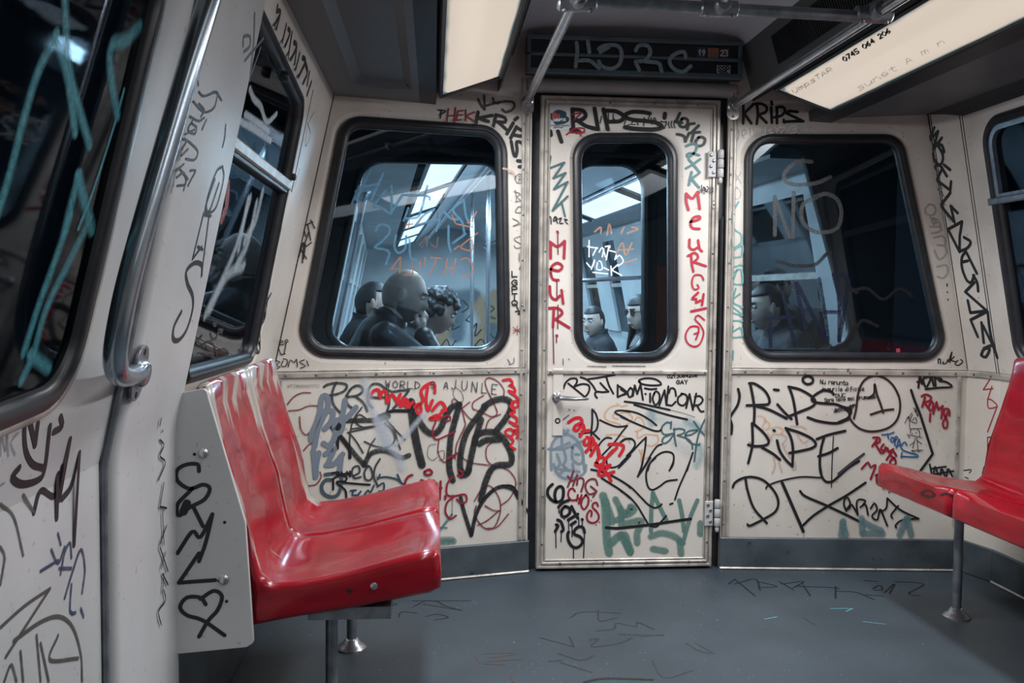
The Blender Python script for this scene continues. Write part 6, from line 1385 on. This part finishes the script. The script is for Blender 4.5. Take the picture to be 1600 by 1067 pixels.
# door sticker
ks = plate(F_D, dr, 'sticker', 'I', 162, 165, 326, 342, SW, 0.001, 'white sticker with dark country shape and red letters')
G(F_D, ks, 'dark teal blob shaped print', (0.02, 0.06, 0.085), 9.5, 'I', '200,245 240,215 280,225;195,240 230,265 285,260;230,280 275,275 300,262', base=0.002, name='print')
TXT(F_D, ks, 'red letters RO', (0.55, 0.10, 0.10), 2.0, 'RO', (863, 181), (874, 181), 8, base=0.0023, name='print')
TXT(F_D, ks, 'white small letters CORUPTIE', WHT, 1.0, 'CORUPTIE', (864, 188), (884, 187), 3.6, base=0.0023, name='print')
TXT(F_D, ks, 'tiny grey lettering', (0.15, 0.17, 0.2), 0.8, 'TTTNMNTTNMTN', (857, 196.5), (889, 196.5), 1.8, base=0.002, name='print'); TXT(F_D, ks, 'tiny grey lettering', (0.15, 0.17, 0.2), 0.8, 'NMTTNT', (865, 199.5), (880, 199.5), 1.8, base=0.002, name='print')
kb = plate(F_R, W2, 'sticker', 'L', 669, 983, 683, 999, surf('sticker_red', (0.5, 0.06, 0.08), rough=0.5), GB, 'tiny red sticker on the glass')
# ---- floor
G(F_F, fl, 'black marker tag on the floor behind the left seats', BLK, 1.7, 'V', '470,255 530,225 590,230 /610,245 690,268 /520,240;470,225 730,225;410,300 420,275 490,280;530,295 580,285 630,300 570,310;360,235 400,240 370,250;230,300 290,280', 0.9)
G(F_F, fl, 'worn dark scribbles in the middle of the floor', (0.03, 0.036, 0.042), 2.2, 'V', '1175,300 1230,275 1400,280;1300,265 1305,315 1380,300;1290,360 1370,350 1380,325 1470,340 1470,320 1545,350;1040,390 1190,430 /1170,385;1260,400 1300,395 1270,430 1390,415 1450,390;1390,375 1590,380;1120,460 1220,490 1280,470;1080,495 1140,490;1130,500 1270,545', 0.75)
G(F_F, fl, 'brown marker scribble on the floor', (0.10, 0.06, 0.045), 1.8, 'V', '750,475 770,500;790,460 930,460 820,480;800,495 960,485;905,555 920,590;790,505 880,510', 0.85)
G(F_F, fl, 'thick black floor stroke at the lower edge', (0.016, 0.02, 0.024), 5, 'V', '1240,588 1330,572 1540,577', 0.9)
G(F_F, fl, 'black angular tag on the floor in front of the right wall', (0.012, 0.015, 0.018), 2.4, 'W', '370,140 395,120 /480,190;395,140 480,120 500,165;490,130 570,150 500,155;580,130 640,165;590,140 680,130 640,155;680,145 710,190;660,150 800,155 830,160;815,150 815,200;820,170 900,175 975,205;935,125 990,130;940,185 1010,190;970,160 1000,145 1010,165 975,165;1020,175 1060,140 1040,180;1060,130 1180,140 1120,180 1170,190', 0.85)
G(F_F, fl, 'small cyan paint dashes on the floor', (0.13, 0.36, 0.42), 2.0, 'W', '520,287 570,278;795,243 885,243 /860,255;930,298 1020,308', 0.8)
G(F_F, fl, 'faint floor scratches', (0.04, 0.048, 0.055), 2.0, 'W', '0,360 100,350;190,385 250,420 310,430;230,385 300,425;50,460 100,530 220,500;0,300 60,330;680,280 730,310', 0.6)
# ---- scrawl on the right seat cushion, wrapped on its surface
from mathutils.bvhtree import BVHTree
sh3 = [o for o in bpy.data.objects if o.parent is st3 and o.name.startswith('shell')][0]
bvh = BVHTree.FromPolygons([V(v.co) for v in sh3.data.vertices], [tuple(p.vertices) for p in sh3.data.polygons])
def on_seat(x, y, lift):
    d = (RT*((x-800)/FPX)+UP*((533.5-y)/FPX)+FW).normalized()
    hit, nrm, idx, dist = bvh.ray_cast(CAM, d)
    if hit is None: hit = CAM+d*3.2; nrm = -d
    if nrm.dot(d) > 0: nrm = -nrm
    return hit+nrm*(lift+0.0015)
mb = MB(); mb.uv = []
for pts in parse('M', '945,625 975,610 1010,630 985,640 955,632;1040,632 1065,625 1095,640;1120,640 1170,668 1230,660;1150,655 1200,655;1250,662 1330,665;1180,670 1230,665'):
    ribbon(mb, catmull(pts, 3.0), 1.8, on_seat, 0.0)
mb.build('marker_scrawl', ink((0.03, 0.012, 0.015), 0.9), st3, label='dark marker scrawl on the cushion')

# ---- painted far wall of the next car, seen between the poles
N_FAR = Fr(NP(0, NL-0.002, 0), NU, (0, 0, 1))
G(N_FAR, nw, 'ochre sprayed patches on the far wall of the next car', (0.45, 0.27, 0.12), 26, 'p', '745,470 760,500 750,530;700,500 690,530;775,470 782,500', 0.7, 0.9)
G(N_FAR, nw, 'grey blue sprayed patches on the far wall', (0.10, 0.15, 0.19), 22, 'p', '720,480 715,520;690,470 735,462;770,520 775,545', 0.7, 0.9)
G(N_FAR, nw, 'black scribbles on the far wall of the next car', (0.015, 0.017, 0.02), 2.4, 'p', '700,505 712,500 706,515 718,510;735,520 745,505 742,525 752,515;760,475 772,482 762,492 774,498;742,540 752,530 760,541;724,470 732,480 722,488;765,520 772,530 764,538', 0.95)
N_RW = Fr(NP(1.43, 0, 0), -NF, (0, 0, 1))
G(N_FAR, nw, 'black loops low on the far wall', (0.015, 0.017, 0.02), 2.0, 'p', '690,540 698,530 704,542 712,532;728,500 736,492 738,504 728,500', 0.9)
